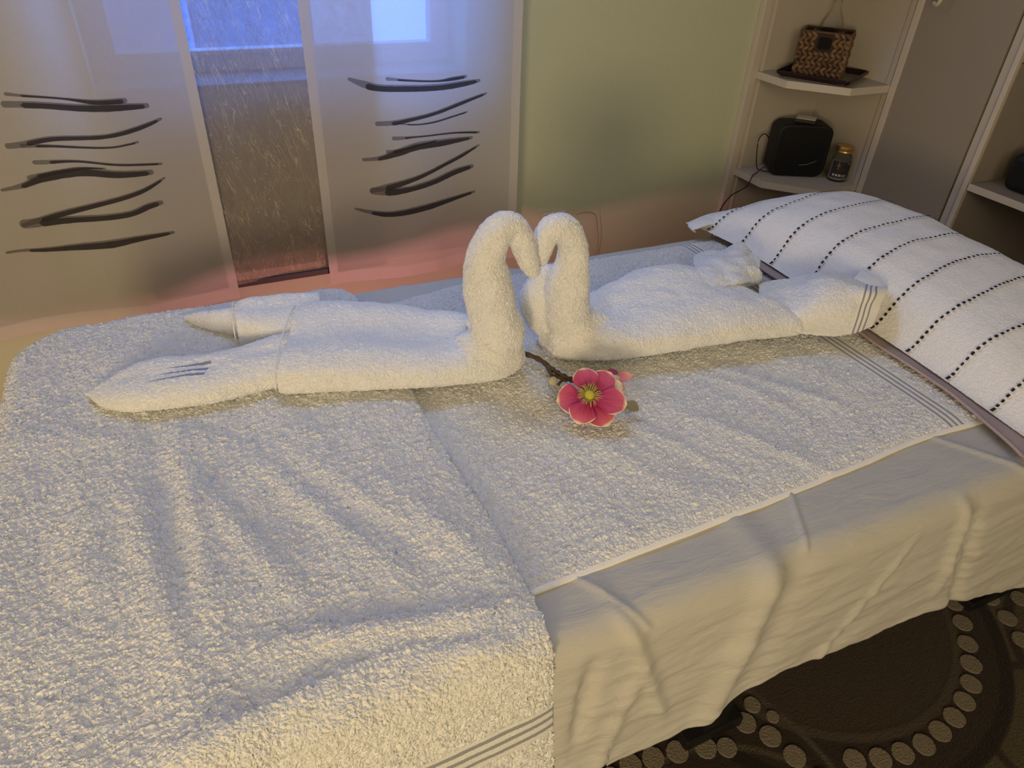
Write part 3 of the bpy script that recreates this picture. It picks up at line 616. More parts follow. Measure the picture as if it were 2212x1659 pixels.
# curled corner of throw at the back
patch('throw_corner', [[(1.090, 1.250, .7275), (1.095, 1.272, .727), (1.105, 1.290, .728)], [(1.082, 1.252, .733), (1.087, 1.276, .734), (1.102, 1.294, .733)], [(1.093, 1.246, .739), (1.098, 1.270, .742), (1.110, 1.290, .740)], [(1.125, 1.235, .752), (1.13, 1.262, .750), (1.135, 1.288, .744)]], m_throw, th, 30, 40, .003, wob=.001)
m_mauve = simple('mauve_fleece', (.42, .34, .33), .95, noise=.1, nscale=300, bump=.0012, bscale=500)
ym = np.linspace(.385, 1.12, 160); xm0 = np.interp(ym, [.385, .42, .50, .60, .75, .90, 1.05, 1.12], [1.045, 1.058, 1.078, 1.090, 1.097, 1.102, 1.104, 1.104])+.002*np.sin(ym*25)
nb = 40; VX = xm0[:, None]+np.linspace(0, 1, nb)[None, :]*.16; VY = ym[:, None]+0*VX
lip = np.exp(-(np.linspace(0, 1, nb)*.16/.006)**2)
VZ = .7255+.0030*np.linspace(0, 1, nb)[None, :]*0+.0035*lip[None, :]+.0006*np.sin(VY*60)
bk = link('fleece_blanket', mesh_np('fleece_blanket', np.stack([VX, VY, VZ], -1).reshape(-1, 3), grid_faces(160, nb)), (m_mauve,)); tag(bk, 'mauve fleece edge peeking out beneath the striped throw', 'blanket')
sd = bk.modifiers.new('t', 'SOLIDIFY'); sd.thickness = .004; sd.offset = 0
mr = MB().tube([(1.046, .386, .729), (1.075, .386, .731), (1.11, .384, .731)], [.005, .006, .006], 12); mr.build('rolled_corner', m_mauve, bk, smooth=True)

# ---------------------------------------------------------------- magnolia
fc = Vector((.4915, .726, .763))
n_ = (Vector((0, 0, 1.398))-fc).normalized(); n_ = (n_*.72+Vector((0, -.05, .55))).normalized()
rt = Vector((R_.x, R_.y, R_.z)); rt = (rt-n_*rt.dot(n_)).normalized(); upv = n_.cross(rt).normalized()
mag = empty('magnolia_branch', (fc.x, fc.y, .73), 'artificial pink magnolia on a brown twig lying in front of the swans', 'flower')
tp = NT('magnolia_petal'); uvs = tp.n('SeparateXYZ', {0: tp.coord('UV')})
eu = tp.math('ABSOLUTE', tp.math('SUBTRACT', uvs.outputs[0], .5)); eu = tp.math('MULTIPLY', eu, 2.0)
ed = tp.math('MAXIMUM', tp.math('MULTIPLY', tp.math('POWER', eu, 7.0), tp.n('MapRange', {0: uvs.outputs[1], 1: .35, 2: .75, 3: 0, 4: 1}).outputs[0]), tp.math('POWER', uvs.outputs[1], 8.0))
sv = tp.n('CombineXYZ', {0: tp.math('MULTIPLY', uvs.outputs[0], 26.0), 1: tp.math('MULTIPLY', uvs.outputs[1], 1.6)}).outputs[0]
stn = tp.noise(sv, 1.0, 3, .6)
pk = tp.mix(tp.ramp(stn, [(.38, 0), (.62, 1)]), (.30, .004, .07, 1), (.56, .03, .15, 1))
pk = tp.mix(tp.math('MULTIPLY', tp.math('POWER', uvs.outputs[1], 2.0), .55), pk, (.80, .25, .28, 1))
tp.bsdf(Base_Color=tp.mix(tp.ramp(ed, [(.35, 0), (.75, 1)]), pk, (.88, .74, .52, 1)), Roughness=.6, Subsurface_Weight=.1, Subsurface_Radius=(.01, .004, .004))
def petal(name, base, ax, side, nrm, L, W, cup=.25, tipx=0., parent=None, mat=None, lift=.10, curl=.12, pointy=.5):
    nu_, nv_ = 26, 30; V = []; UV = []
    for i in range(nv_):
        v = i/(nv_-1); wd = W*(math.sin(math.pi*min(v**.78, 1)*.86+.16)**.62 if v < .999 else 0)
        wd = W*max(.0, (.30+.70*sstep(0, .55, v)))*(1-max(0, (v-.45)/.55)**2.4)**.72 if v < 1 else 0
        for j in range(nu_):
            u = -1+2*j/(nu_-1)
            x = u*wd+tipx*L*v*v; y = L*v
            h = lift*L*math.sin(v*2.1)+cup*wd*u*u*(1-.2*v)*v-curl*L*v**3+.03*L*math.sin(u*5+v*3)*v*v*.4
            V.append(base+side*x+ax*y+nrm*h); UV.append((j/(nu_-1), v))
    me = mesh_np(name, [tuple(p) for p in V], grid_faces(nv_, nu_), uv=UV)
    o = link(name, me, (mat or tp.m,), parent)
    s_ = o.modifiers.new('t', 'SOLIDIFY'); s_.thickness = .0012; s_.offset = -1
    return o
pet = [(98, .0435, .0205, 0), (48, .050, .0215, 1), (-13, .052, .0225, 0), (-57, .046, .0245, 1), (-114, .040, .0215, 0), (-177, .043, .0245, 1)]
for a, L, W, lay in pet:
    a = math.radians(a); ax = rt*math.cos(a)+upv*math.sin(a); sd_ = rt*-math.sin(a)+upv*math.cos(a)
    petal('petal', fc+ax*.006-n_*(.0045*lay+.002), ax, sd_, n_, L, W, .16, 0, mag, lift=.10, curl=.10)
a = math.radians(25); ax = rt*math.cos(a)+upv*math.sin(a); sd_ = rt*-math.sin(a)+upv*math.cos(a)
m_cream = simple('cream_petal', (.85, .72, .50), .6)
petal('petal', fc+ax*.01-n_*.009, ax, sd_, n_, .048, .018, .2, 0, mag, m_cream)['label'] = 'cream back petal'
m_yel = simple('yellow_green_pistil', (.55, .50, .06), .7, bump=.001, bscale=900)
m_sta = simple('olive_stamens', (.40, .36, .10), .7)
mbp = MB()
for k in range(9):
    r1 = .0085*math.cos(k/8*math.pi/2)**.6; 
prof = [(.0078, 0), (.0085, .003), (.0080, .007), (.006, .010), (.003, .0118), (.0005, .012)]
vv_, ff_ = [], []; n0 = 20
for i, (r1, h1) in enumerate(prof):
    for k in range(n0):
        a = 2*math.pi*k/n0; vv_.append(fc+rt*(r1*math.cos(a))+upv*(r1*math.sin(a))+n_*(h1+.002))
for i in range(len(prof)-1):
    for k in range(n0): ff_.append((i*n0+k, i*n0+(k+1) % n0, (i+1)*n0+(k+1) % n0, (i+1)*n0+k))
mbp.add(vv_, ff_); mbp.build('pistil', m_yel, mag, smooth=True)
ms = MB()
for k in range(46):
    a = 2*math.pi*k/46+random.uniform(-.06, .06); L = .0155+random.uniform(-.003, .003); d_ = rt*math.cos(a)+upv*math.sin(a); sw = rt*-math.sin(a)+upv*math.cos(a); bend = random.uniform(-.5, .5)
    pts = [fc+d_*(.006+L*f*.8)+sw*(bend*L*f*f*.5)+n_*(.004+.010*math.sin(f*2.3)) for f in (0, .25, .5, .75, 1)]
    ms.tube(pts, [.0006, .0006, .0006, .0006, .0004], 5)
stm = ms.build('stamens', m_sta, mag, smooth=True); stm['kind'] = 'stuff'
m_bark = simple('brown_twig_bark', (.10, .065, .035), .85, noise=.4, nscale=120, bump=.003, bscale=250)
tw = MB()
pth = catmull([(.452, .940, .7335), (.468, .916, .734), (.486, .884, .736), (.492, .850, .737), (.496, .825, .739), (.505, .800, .742), (.51, .775, .745), (.505, .755, .748)], 40)
tw.tube(pth, list(.0042+.0009*np.sin(np.arange(40)*1.9)+.0006*np.sin(np.arange(40)*4.3)), 10)
tw.tube(catmull([(.490, .858, .737), (.486, .842, .737), (.484, .832, .737), (.480, .826, .736)], 14), list(np.linspace(.0046, .0022, 14)), 8)
tw.tube(catmull([(.484, .832, .737), (.490, .822, .738), (.494, .812, .738), (.497, .806, .739), (.500, .805, .741)], 12), list(np.linspace(.003, .0022, 12)), 8)
tw.tube(catmull([(.494, .811, .738), (.488, .808, .737), (.482, .804, .736)], 8), [.0022]*8, 8)
tw.tube(catmull([(.515, .77, .742), (.535, .765, .744), (.549, .763, .748)], 8), [.0025]*8, 8)
tw.build('twig', m_bark, mag, smooth=True)
def blob(name, c, ax, L, r, mat, parent, n=20):
    ax = Vector(ax).normalized(); s1 = ax.orthogonal().normalized(); s2 = ax.cross(s1); V = []; Fq = []
    m = 14
    for i in range(m+1):
        f = i/m; rr = r*math.sin(math.pi*f)**.75*(1.08-.25*f) if 0 < f < 1 else 0.0001
        for k in range(n):
            a = 2*math.pi*k/n; V.append(Vector(c)+ax*(L*(f-.5))+(s1*math.cos(a)+s2*math.sin(a))*rr)
    for i in range(m):
        for k in range(n): Fq.append((i*n+k, i*n+(k+1) % n, (i+1)*n+(k+1) % n, (i+1)*n+k))
    return MB().add(V, Fq).build(name, mat, parent, smooth=True)
blob('closed_bud', (.476, .812, .740), (-.3, -.25, .3), .020, .0078, simple('pale_green_bud', (.62, .60, .38), .8, bump=.0015, bscale=700), mag)
# half open bud to the right
tb = NT('bud_petal'); uvb = tb.n('SeparateXYZ', {0: tb.coord('UV')})
eb = tb.math('ABSOLUTE', tb.math('SUBTRACT', uvb.outputs[0], .5))
tb.bsdf(Base_Color=tb.mix(tb.ramp(uvb.outputs[1], [(.15, 0), (.8, 1)]), (.62, .06, .16, 1), (.85, .38, .36, 1)), Roughness=.6)
bc = Vector((.548, .765, .752)); 
blob('bud_core', bc+rt*.008+upv*.0, rt*.8+upv*.25, .034, .011, simple('cream_yellow_bud', (.78, .70, .46), .7), mag)
petal('bud_petal', bc+rt*.008+upv*.004, (rt*.95+upv*.05).normalized(), (upv*.95-rt*.05).normalized(), n_, .032, .009, .5, .0, mag, tb.m, .2, .1)
petal('bud_petal', bc+rt*.004-upv*.003, (rt*.85-upv*.5).normalized(), (upv*.85+rt*.5).normalized(), n_, .026, .008, .5, .0, mag, tb.m, .25, .1)
petal('bud_petal', bc+rt*.0+upv*.004-n_*.004, (rt*.75+upv*.62).normalized(), (upv*.75-rt*.62).normalized(), n_, .022, .010, .4, .0, mag, simple('purple_bud_edge', (.38, .06, .16), .6), .2, .1)
lfc = Vector((.556, .722, .737))
petal('leaf', lfc, (rt*.8-upv*.45).normalized(), (upv*.8+rt*.45).normalized(), Vector((0, 0, 1)), .024, .009, .2, 0, mag, simple('grey_green_leaf', (.20, .19, .11), .7), .05, .05)

# ---------------------------------------------------------------- rug
t = NT('dark_brown_rug'); co = t.coord(); sp = t.n('SeparateXYZ', {0: co})
def ring(cx, cy, r, w_, soft=.004):
    dx = t.math('SUBTRACT', sp.outputs[0], cx); dy = t.math('SUBTRACT', sp.outputs[1], cy)
    d = t.math('SQRT', t.math('ADD', t.math('MULTIPLY', dx, dx), t.math('MULTIPLY', dy, dy)))
    k = t.math('SUBTRACT', t.math('ABSOLUTE', t.math('SUBTRACT', d, r)), w_)
    return t.math('SUBTRACT', 1.0, t.n('MapRange', {0: k, 1: -soft, 2: soft, 3: 0, 4: 1}).outputs[0])
def disc(cx, cy, r): return ring(cx, cy, 0, r)
base = (.035, .024, .016, 1)
col = t.mix(disc(1.14, .70, .345), base, (.060, .043, .028, 1))
col = t.mix(ring(1.14, .69, .350, .010), col, (.085, .065, .045, 1))
col = t.mix(t.math('MULTIPLY', t.math('GREATER_THAN', sp.outputs[0], 1.16), t.math('SUBTRACT', 1.0, disc(1.13, .69, .47))), col, (.10, .08, .045, 1))
col = t.mix(ring(1.40, .20, .16, .010), col, base); col = t.mix(ring(1.13, .69, .455, .014), col, (.012, .009, .007, 1)); col = t.mix(ring(1.75, .20, .30, .012), col, base)
col = t.mix(ring(.62, .20, .29, .006), col, (.10, .08, .05, 1)); col = t.mix(ring(.40, .33, .51, .006), col, (.10, .08, .055, 1))
ns = t.noise(co, 220, 3)
col = t.mix(t.math('MULTIPLY', ns, .5), col, (.02, .015, .01, 1))
t.bsdf(Base_Color=col, Roughness=1, Specular_IOR_Level=.05, Sheen_Weight=.15); t.disp(t.math('MULTIPLY', ns, .006), both=False)
t_dot = NT('taupe_dot_pile'); nz = t_dot.noise(t_dot.coord(), 260, 3)
t_dot.bsdf(Base_Color=t_dot.mix(nz, (.13, .11, .075, 1), (.27, .23, .165, 1)), Roughness=1, Specular_IOR_Level=.05, Sheen_Weight=.2); t_dot.disp(t_dot.math('MULTIPLY', nz, .006), both=False)
rg = MB().box((-.1, -.5, .0), (1.975, .98, .010))
dots = [(0.81, 0.485, 1), (0.838, 0.442, 1), (0.855, 0.391, 1), (0.871, 0.472, .6), (0.849, 0.51, .8), (0.703, 0.476, 1), (0.742, 0.459, .9), (0.646, 0.492, 1), (0.595, 0.501, 1), (0.547, 0.507, 1), (1.449, 0.472, 1), (1.409, 0.428, 1), (1.369, 0.389, 1.05), (1.325, 0.356, 1), (1.275, 0.334, 1), (1.223, 0.318, 1), (1.169, 0.309, 1), (1.114, 0.303, 1), (1.06, 0.308, 1), (1.009, 0.318, 1), (0.959, 0.337, 1), (1.562, 0.438, 1), (1.538, 0.384, 1), (1.577, 0.495, 1), (1.646, 0.463, 1), (.870, .335, 1), (.88, .28, 1), (.885, .225, .9), (1.48, .52, 1), (1.50, .575, 1), (.50, .50, 1), (.45, .49, 1), (1.52, .33, 1), (1.49, .28, 1), (1.62, .40, .8)]
for x, y, k in dots:
    P = [(x+.0215*k*math.cos(a)*(1+.015*math.sin(5*a+x*40)+.012*math.sin(13*a+y*90)), y+.0215*k*math.sin(a)*(1+.015*math.sin(5*a+x*40)+.012*math.sin(13*a+y*90))) for a in np.linspace(0, 2*math.pi, 48, endpoint=False)]
    rg.prism(P, .009, .0145, 1)
tag(rg.build('rug', [t.m, t_dot.m]), 'dark brown rug with rings of taupe dots under the table', 'rug')

# ---------------------------------------------------------------- wardrobe and corner shelf
m_lam = simple('pale_grey_laminate', (.50, .46, .40), .55, noise=.03, nscale=200)
m_lam_in = simple('off_white_laminate', (.52, .475, .40), .55, noise=.03, nscale=200)
m_edge = simple('cream_edge_band', (.60, .54, .46), .5)
m_door = simple('taupe_door_laminate', (.31, .275, .225), .6, noise=.05, nscale=300)
cs = empty('corner_shelf', (1.85, 1.72, 0), 'open corner shelf unit with chamfered shelves between the wall and the wardrobe', 'shelf unit')
XWF = 1.995
MB().box((1.700, YW-.016, 0), (2.012, YW-.001, 2.2)).build('back_panel', m_lam_in, cs)
MB().box((XWF+.005, 1.584, 0), (XWF+.02, YW-.016, 2.2)).build('side_panel', m_lam_in, cs)
MB().box((1.683, YW-.022, 0), (1.712, YW-.001, 2.2)).build('edge_strip', m_edge, cs, bevel=.002)
MB().box((1.722, YW-.024, 0), (1.732, YW-.016, 2.2)).build('edge_strip', m_edge, cs, bevel=.001)
for z in (.30, .63, .938, 1.25, 1.56):
    poly = [(1.712, YW-.016), (1.712, 1.698), (1.838, 1.566), (XWF+.005, 1.566), (XWF+.005, YW-.016)]
    s_ = MB().prism(poly, z-.020, z).build('shelf', m_lam, cs)
    P = poly[1:4]; e = MB()
    for (xa, ya), (xb, yb) in ((poly[0], poly[1]), (poly[1], poly[2]), (poly[2], poly[3])):
        dx, dy = xb-xa, yb-ya; l_ = math.hypot(dx, dy); nx_, ny_ = dy/l_, -dx/l_
        if nx_*(1.9-xa)+ny_*(1.75-ya) > 0: nx_, ny_ = -nx_, -ny_
        e.prism([(xa, ya), (xb, yb), (xb+nx_*.0012, yb+ny_*.0012), (xa+nx_*.0012, ya+ny_*.0012)], z-.0205, z+.0003)
    e.build('edge_band', m_edge, s_)
wd_ = empty('wardrobe', (2.3, 1.0, 0), 'tall taupe wardrobe with a plain door and an open compartment at the right', 'wardrobe')
MB().box((XWF, 1.567, 0), (2.60, 1.583, 2.3)).build('side_panel', m_lam, wd_)
MB().box((XWF-.003, 1.542, 0), (XWF+.012, 1.563, 2.3)).build('edge_strip', m_edge, wd_, bevel=.001)
dr = MB().box((XWF+.001, 1.262, .05), (XWF+.019, 1.5415, 2.28)).build('door', m_door, wd_, bevel=.0015)
hk = MB().tube(catmull([(XWF+.002, 1.465, 1.20), (XWF-.03, 1.465, 1.197), (XWF-.036, 1.468, 1.180), (XWF-.030, 1.480, 1.165), (XWF-.022, 1.497, 1.168)], 20), .005, 10)
hk.build('hook', simple('cream_plastic_hook', (.72, .66, .48), .4), dr, smooth=True)
MB().box((XWF+.004, 1.232, 0), (2.58, 1.256, 2.3)).build('divider', m_lam, wd_)
MB().box((XWF-.002, 1.217, 0), (XWF+.012, 1.231, 2.3)).build('edge_strip', m_edge, wd_, bevel=.001)
MB().box((XWF+.014, 1.215, 0), (2.58, 1.2315, 1.065)).build('inner_panel', simple('dark_taupe_laminate', (.30, .26, .22), .6), wd_)
s_ = MB().box((XWF+.002, .55, .738), (2.55, 1.214, .756)).build('shelf', m_door, wd_)
MB().box((XWF, .55, .7375), (XWF+.0025, 1.214, .7565)).build('edge_band', m_edge, s_)
MB().box((XWF+.05, .55, 1.30), (2.55, 1.214, 1.318)).build('shelf', m_lam, wd_)
MB().box((2.56, .55, 0), (2.58, 1.217, 2.3)).build('back_panel', m_door, wd_)
MB().box((XWF+.001, .53, 0), (2.58, .549, 2.3)).build('side_panel', m_lam, wd_)

m_black = simple('black_fabric_plastic', (.010, .010, .011), .55, noise=.2, nscale=300)
def rounded_box(mb_, cx, cy, z0, w_, d_, h_, r, rz=0, mi=0, n=6):
    """rounded in the front view (x-z) and extruded in depth y"""
    P = []
    for sx, sz, a0 in ((1, 1, 0), (-1, 1, 90), (-1, -1, 180), (1, -1, 270)):
        for k in range(n+1):
            a = math.radians(a0+90*k/n); P.append((sx*(w_/2-r)+r*math.cos(a), z0+h_/2+sz*(h_/2-r)+r*math.sin(a)))
    N = len(P); c_, s__ = math.cos(rz), math.sin(rz)
    V = [(cx+c_*x-s__*y, cy+s__*x+c_*y, z) for y in (-d_/2, d_/2) for x, z in P]
    mb_.add(V, [tuple(range(N)), tuple(range(N, 2*N))[::-1]]+[(i, i+N, (i+1) % N+N, (i+1) % N) for i in range(N)], mi)
# speaker on the corner shelf
spk = empty('speaker', (1.87, 1.745, .63), 'black rounded speaker on the lower corner shelf, a card on top', 'speaker', 0)
m_ = MB(); rounded_box(m_, 1.868, 1.735, .632, .178, .085, .165, .030, math.radians(-26)); m_.build('body', m_black, spk, bevel=.006, seg=3)
m_ = MB(); rounded_box(m_, 1.868-.019, 1.735-.039, .640, .150, .006, .148, .026, math.radians(-26)); m_.build('grille', simple('black_grille', (.006, .006, .007), .7, bump=.001, bscale=900), spk, bevel=.002)
lg = MB(); c26, s26 = math.cos(math.radians(-26)), math.sin(math.radians(-26))
lg.tube([(1.846+c26*a_-(-.0448)*s26*0+.0, 1.6915+s26*a_, .672+.9*a_*a_*6) for a_ in np.linspace(.0, .055, 8)], .0007, 6)
lg.build('grille_trim', simple('grey_trim', (.35, .33, .33), .4), spk, smooth=True)
crd = MB(); 
crd.prism([(1.834, 1.744), (1.872, 1.774), (1.912, 1.726), (1.874, 1.696)], .7985, .808, 0)
cd_o = crd.build('card_box', [simple('dark_card_box', (.03, .028, .028), .6)]); tag(cd_o, 'small flat card box with a white top lying on the speaker', 'box')
MB().prism([(1.836, 1.744), (1.872, 1.772), (1.910, 1.726), (1.874, 1.698)], .8085, .8095).build('top_card', simple('white_card', (.88, .84, .78), .8), cd_o)
cb = MB()
cb.tube(catmull([(1.79, 1.79, .735), (1.765, 1.79, .752), (1.745, 1.79, .735), (1.742, 1.78, .69), (1.748, 1.77, .648), (1.77, 1.76, .638), (1.79, 1.75, .637)], 40), .0018, 8)
cb.tube(catmull([(1.80, 1.73, .655), (1.775, 1.745, .66), (1.752, 1.752, .652), (1.735, 1.755, .636), (1.715, 1.745, .636), (1.700, 1.735, .633), (1.690, 1.74, .60), (1.678, 1.79, .55), (1.672, 1.82, .48), (1.67, 1.83, .35), (1.67, 1.835, .15)], 80), .0018, 8)
tag(cb.build('speaker_cable', simple('dark_red_brown_cable', (.035, .012, .012), .5), smooth=True), 'thin dark cable running off the lower corner shelf', 'cable')
# candle jar
jx, jy = 1.968, 1.632
jar = empty('candle_jar', (jx, jy, .63), 'glass candle jar with brass lid and dark label beside the speaker', 'jar')
tg = NT('jar_glass'); g1 = tg.n('BsdfGlass', {'Roughness': .02, 'IOR': 1.3, 'Color': (.9, .92, .9, 1)}); tr1 = tg.n('BsdfTransparent', {0: (.85, .87, .85, 1)}); tg.surf(tg.n('MixShader', {0: .6, 1: g1.outputs[0], 2: tr1.outputs[0]}).outputs[0])
k = .031
MB().lathe(jx, jy, [(k*.9, .6305), (k, .634), (k, .700), (k*.97, .707), (k*.8, .716), (k*.74, .720), (k*.74, .728)], 40).build('glass', tg.m, jar, smooth=True)
MB().lathe(jx, jy, [(k*.93, .637), (k*.93, .690), (.001, .690)], 32).build('wax', simple('grey_green_wax', (.38, .38, .32), .5), jar, smooth=False)
MB().lathe(jx, jy, [(k*.82, .722), (k*.86, .724), (k*.82, .728), (k*.86, .731), (k*.86, .738), (k*.8, .741), (.001, .741)], 40).build('lid', simple('brass_lid', (.75, .45, .15), .35, metal=.9), jar, smooth=False)
def wrap(cx, cy, r, a0, a1, z0, z1, mat, name, parent, n=16):
    V = []; 
    for i in range(n+1):
        a = math.radians(a0+(a1-a0)*i/n); V += [(cx+r*math.cos(a), cy+r*math.sin(a), z0), (cx+r*math.cos(a), cy+r*math.sin(a), z1)]
    Fq = [(2*i, 2*i+2, 2*i+3, 2*i+1) for i in range(n)]
    return MB().add(V, Fq).build(name, mat, parent, smooth=True)
lab = wrap(jx, jy, k+.0006, 175, 300, .645, .697, simple('dark_label', (.045, .035, .035), .5), 'label', jar); lab['label'] = 'dark printed label'
ml = simple('label_print', (.65, .62, .58), .6); mo = simple('label_copper', (.5, .24, .12), .4, metal=.5)
lp = [(262, 284, .691, .6925), (190, 202, .650, .657), (208, 220, .650, .657), (226, 236, .650, .657), (238, 270, .6515, .6525), (240, 272, .6545, .6555), (242, 268, .649, .650)]
V = []; Fq = []
def wrapq(a0, a1, z0, z1, r):
    n = 5; b0 = len(V)
    for i in range(n+1):
        a = math.radians(a0+(a1-a0)*i/n); V.append((jx+r*math.cos(a), jy+r*math.sin(a), z0)); V.append((jx+r*math.cos(a), jy+r*math.sin(a), z1))
    for i in range(n): Fq.append((b0+2*i, b0+2*i+2, b0+2*i+3, b0+2*i+1))
for a0, a1, z0, z1 in lp:
    V.clear(); Fq.clear(); wrapq(a0, a1, z0, z1, k+.0012)
    MB().add(V, Fq).build('label_print', ml, lab, smooth=True)
V.clear(); Fq.clear(); wrapq(212, 217, .672, .695, k+.0012); wrapq(204, 224, .683, .686, k+.0012)
MB().add(V, Fq).build('label_star', mo, lab, smooth=True)

# tray with basket
tray = empty('serving_tray', (1.86, 1.70, .938), 'dark rectangular tray with raised rims on the upper corner shelf', 'tray')
A, B, D = Vector((1.728, 1.742, 0)), Vector((1.822, 1.582, 0)), Vector((1.985, 1.668, 0)); Cc = A+(D-B)
m_tray = simple('dark_burgundy_lacquer', (.022, .010, .012), .35)
MB().prism([tuple(p[:2]) for p in (A, B, D, Cc)], .9395, .9445).build('base', simple('grey_tray_mat', (.20, .18, .16), .5), tray)
Q = [A, B, D, Cc]; cen_ = (A+B+D+Cc)/4
for i in range(4):
    p, q = Q[i], Q[(i+1) % 4]; m_ = MB(); d_ = (q-p).normalized(); o_ = Vector((d_.y, -d_.x, 0))
    if o_.dot(p-cen_) < 0: o_ = -o_
    e1, e2 = p+o_*.012-d_*.008, q+o_*.012+d_*.008
    V = []
    for f in np.linspace(0, 1, 9):
        a0 = p.lerp(q, f); a1 = e1.lerp(e2, f)
        V += [(a0.x, a0.y, .9405), (a0.x, a0.y, .945), (a1.x, a1.y, .960), (a1.x+o_.x*.004, a1.y+o_.y*.004, .958), (a1.x+o_.x*.003, a1.y+o_.y*.003, .950)]
    Fq = [(5*i2+j, 5*i2+5+j, 5*i2+5+(j+1) % 5, 5*i2+(j+1) % 5) for i2 in range(8) for j in range(5)]+[(0, 1, 2, 3, 4), (44, 43, 42, 41, 40)]
    m_.add(V, Fq).build('rim', m_tray, tray, smooth=False, bevel=.002)
BZ = .9455
bk_ = empty('woven_basket', (1.85, 1.71, BZ), 'square brown braided basket with a dark handle slot, standing on the tray', 'basket')
ax_ = (B-A).normalized(); ay_ = (D-B).normalized()
b0 = Vector((1.752, 1.742, BZ)); W1, W2, HH = .140, .115, .118
# front face runs along ax_ (from A to B), right face along ay_
ax_ = Vector((.60, -.80, 0)).normalized()*1.0; ax_ = Vector((.62, -.7846, 0)); ay_ = Vector((.7846, .62, 0))
b0 = Vector((1.785, 1.757, BZ)); W1, W2 = .138, .100
tw_ = NT('water_hyacinth'); rn = tw_.n('ObjectInfo'); nn = tw_.noise(tw_.coord(), 70, 2, .5)
tw_.bsdf(Base_Color=tw_.ramp(nn, [(.3, (.05, .024, .012)), (.5, (.15, .078, .036)), (.7, (.27, .155, .062))]), Roughness=.6); tw_.disp(tw_.math('MULTIPLY', tw_.noise(tw_.n('Mapping', {'Vector': tw_.coord(), 'Scale': (300, 300, 300)}).outputs[0], 1, 2), .002), both=False)
wv_ = MB()
def ellip(c, ea, eb, ec, la, lb, lc, n=8, m=6):
    V = []; Fq = []
    for i in range(m+1):
        th_ = math.pi*i/m
        for k in range(n):
            a = 2*math.pi*k/n
            V.append(c+ea*(la*math.cos(th_))+eb*(lb*math.sin(th_)*math.cos(a))+ec*(lc*math.sin(th_)*math.sin(a)))
    for i in range(m):
        for k in range(n): Fq.append((i*n+k, i*n+(k+1) % n, (i+1)*n+(k+1) % n, (i+1)*n+k))
    wv_.add(V, Fq)
zv = Vector((0, 0, 1))
faces = [(b0, ax_, W1, -ay_, True), (b0+ax_*W1, ay_, W2, ax_, False), (b0+ay_*W2, ax_, W1, ay_, False), (b0, ay_, W2, -ax_, False)]
for o_, d_, Wd, nn_, slot in faces:
    rows = 9; cols = int(Wd/.0155)
    for r in range(rows):
        for c_ in range(cols+1):
            px_ = (c_+.5*(r % 2)*0+.25)/(cols+.5)*Wd; pz = (r+.5)/rows*HH
            if slot and .044 < px_ < .096 and .068 < pz < .112: continue
            sgn = 1 if r % 2 else -1
            if r == 0: sgn = -1
            ea = (d_*.80+zv*.60*sgn).normalized(); ec = nn_; eb = ea.cross(ec)
            ellip(o_+d_*px_+zv*pz+nn_*.001, ea, eb, ec, .0120+random.uniform(-.001, .001), .0061, .0045)
wv_.build('weave', tw_.m, bk_, smooth=True)
inn = MB()
for o_, d_, Wd, nn_, slot in faces:
    p, q = o_, o_+d_*Wd; i_ = -nn_*.004
    inn.add([p, q, q+zv*HH*.98, p+zv*HH*.98, p+i_, q+i_, q+i_+zv*HH*.98, p+i_+zv*HH*.98], [(0, 1, 2, 3), (7, 6, 5, 4), (3, 2, 6, 7)])
inn.prism([tuple((b0+ax_*a+ay_*b_)[:2]) for a, b_ in ((0, 0), (W1, 0), (W1, W2), (0, W2))], BZ+.0006, BZ+.004)
inn.build('lining', simple('dark_brown_lining', (.035, .02, .012), .7), bk_)
rim = MB(); cs4 = [b0, b0+ax_*W1, b0+ax_*W1+ay_*W2, b0+ay_*W2]
rim.tube([p+zv*HH for p in cs4+[cs4[0]]], .0036, 8); rim.build('rim', simple('brown_rim', (.13, .07, .035), .6), bk_, smooth=True)
hp = MB(); c_ = b0+ax_*.070+zv*.090-ay_*.0045
pts = []
for sx, sz, a0 in ((1, 1, 0), (-1, 1, 90), (-1, -1, 180), (1, -1, 270)):
    for k2 in range(6):
        a = math.radians(a0+90*k2/5); pts.append((sx*.012+.006*math.cos(a), sz*.010+.006*math.sin(a)))
N = len(pts)
hp.add([c_+ax_*x+zv*z for x, z in pts]+[c_+ay_*.003+ax_*x+zv*z for x, z in pts], [tuple(range(N)), tuple(range(N, 2*N))[::-1]]+[(i, i+N, (i+1) % N+N, (i+1) % N) for i in range(N)])
hp.build('handle_slot', simple('black_gloss', (.004, .004, .005), .5, spec=.1), bk_)
# glass bowl in the basket
cx_, cy_ = (b0+ax_*W1*.5+ay_*W2*.5)[:2]
tag(MB().lathe(cx_, cy_, [(.030, BZ+.006), (.038, BZ+.03), (.042, BZ+.095), (.044, BZ+HH+.001), (.042, BZ+HH+.002), (.039, BZ+.095), (.040, BZ+.04), (.01, BZ+.012)], 40).build('bowl', simple('black_glass_bowl', (.010, .012, .012), .08, spec=.6), smooth=True), 'black glossy round bowl set inside the braided basket', 'bowl')
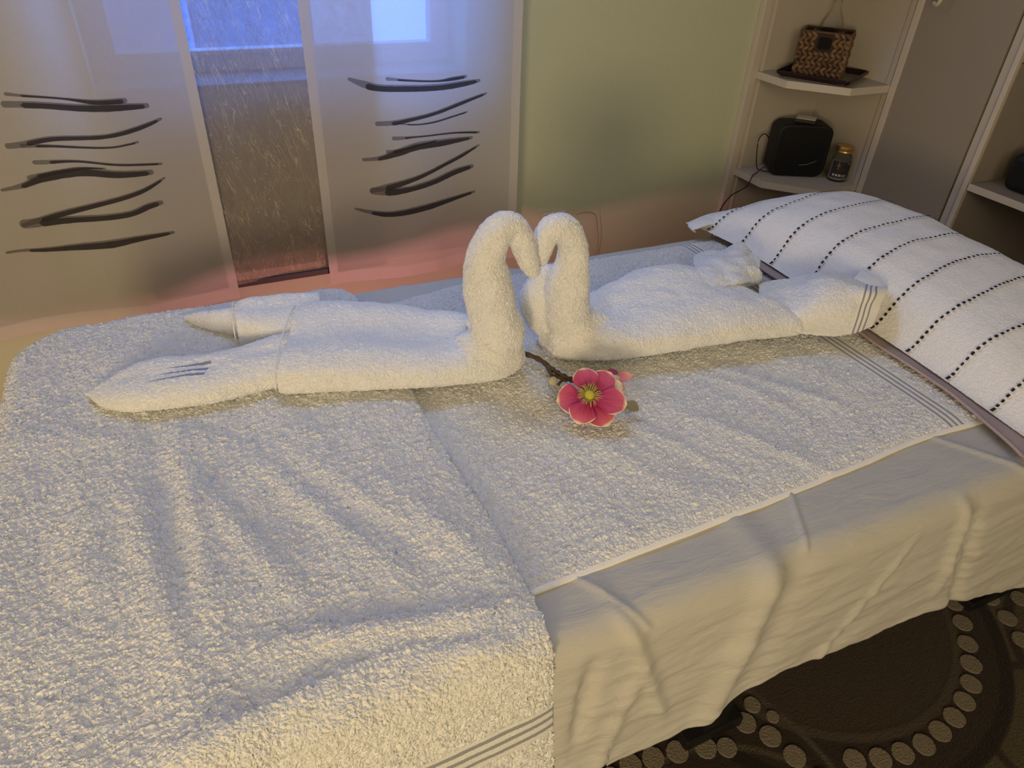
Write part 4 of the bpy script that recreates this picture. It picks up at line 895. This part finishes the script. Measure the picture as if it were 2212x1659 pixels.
# bottle behind
bx_, by_ = 1.940, 1.796
tgb = NT('clear_bottle_glass'); g1 = tgb.n('BsdfGlass', {'Roughness': .02, 'IOR': 1.25}); tr1 = tgb.n('BsdfTransparent', {0: (.92, .93, .93, 1)}); tgb.surf(tgb.n('MixShader', {0: .55, 1: g1.outputs[0], 2: tr1.outputs[0]}).outputs[0])
bt = empty('glass_bottle', (bx_, by_, .938), 'clear glass bottle with silver screw cap behind the braided basket', 'bottle')
MB().lathe(bx_, by_, [(.030, .9385), (.034, .942), (.034, 1.068), (.030, 1.082), (.017, 1.105), (.0125, 1.120), (.012, 1.140)], 36).build('glass', tgb.m, bt, smooth=True)
MB().lathe(bx_, by_, [(.0135, 1.1405), (.0145, 1.142), (.0145, 1.149), (.0135, 1.150), (.0145, 1.1515), (.0145, 1.170), (.013, 1.172), (.001, 1.172)], 32).build('cap', simple('silver_cap', (.75, .72, .68), .3, metal=.8), bt)
wrap(bx_, by_, .0345, 180, 330, 1.00, 1.055, simple('pale_label', (.5, .48, .55), .6), 'label', bt)
# speaker in the wardrobe compartment
m_ = MB(); rounded_box(m_, 2.10, 1.09, .757, .12, .13, .10, .028, math.radians(0)); bb = m_.build('speaker', m_black, bevel=.012, seg=3); tag(bb, 'black rounded speaker on the wardrobe shelf at the right edge', 'speaker')
MB().box((2.038, 1.04, .775), (2.0395, 1.14, .84)).build('grille', simple('black_mesh', (.006, .006, .006), .8), bb)
# things on the wall behind the right swan
so_ = empty('wall_socket', (1.03, YW, .56), 'pale double wall socket behind the right swan', 'socket')
m_sock = simple('ivory_plastic', (.66, .58, .48), .4)
MB().box((.985, YW-.012, .500), (1.075, YW-.0005, .562)).build('cover', m_sock, so_, bevel=.004)
MB().box((.995, YW-.020, .510), (1.04, YW-.012, .552)).build('insert', m_sock, so_, bevel=.003)
MB().tube(catmull([(1.06, YW-.02, .53), (1.11, YW-.03, .555), (1.165, YW-.03, .545), (1.18, YW-.03, .50), (1.19, YW-.03, .44), (1.19, YW-.02, .30)], 30), .0012, 6).build('string_light_wire', simple('copper_wire', (.75, .40, .28), .3, metal=.6), smooth=True)
tag(bpy.data.objects['string_light_wire'], 'thin copper wire hanging from the wall socket', 'wire')

# ---------------------------------------------------------------- groups of look-alikes
for o in list(C.objects):
    if o.parent is None:
        base_ = o.name.split('.')[0]
        g = {'panel_curtain': 'sheer panel curtains along the window wall', 'bath_towel': 'white bath towels spread on the table', 'towel_swan': 'pair of towel swans forming a heart'}.get(base_)
        if g: o['group'] = g
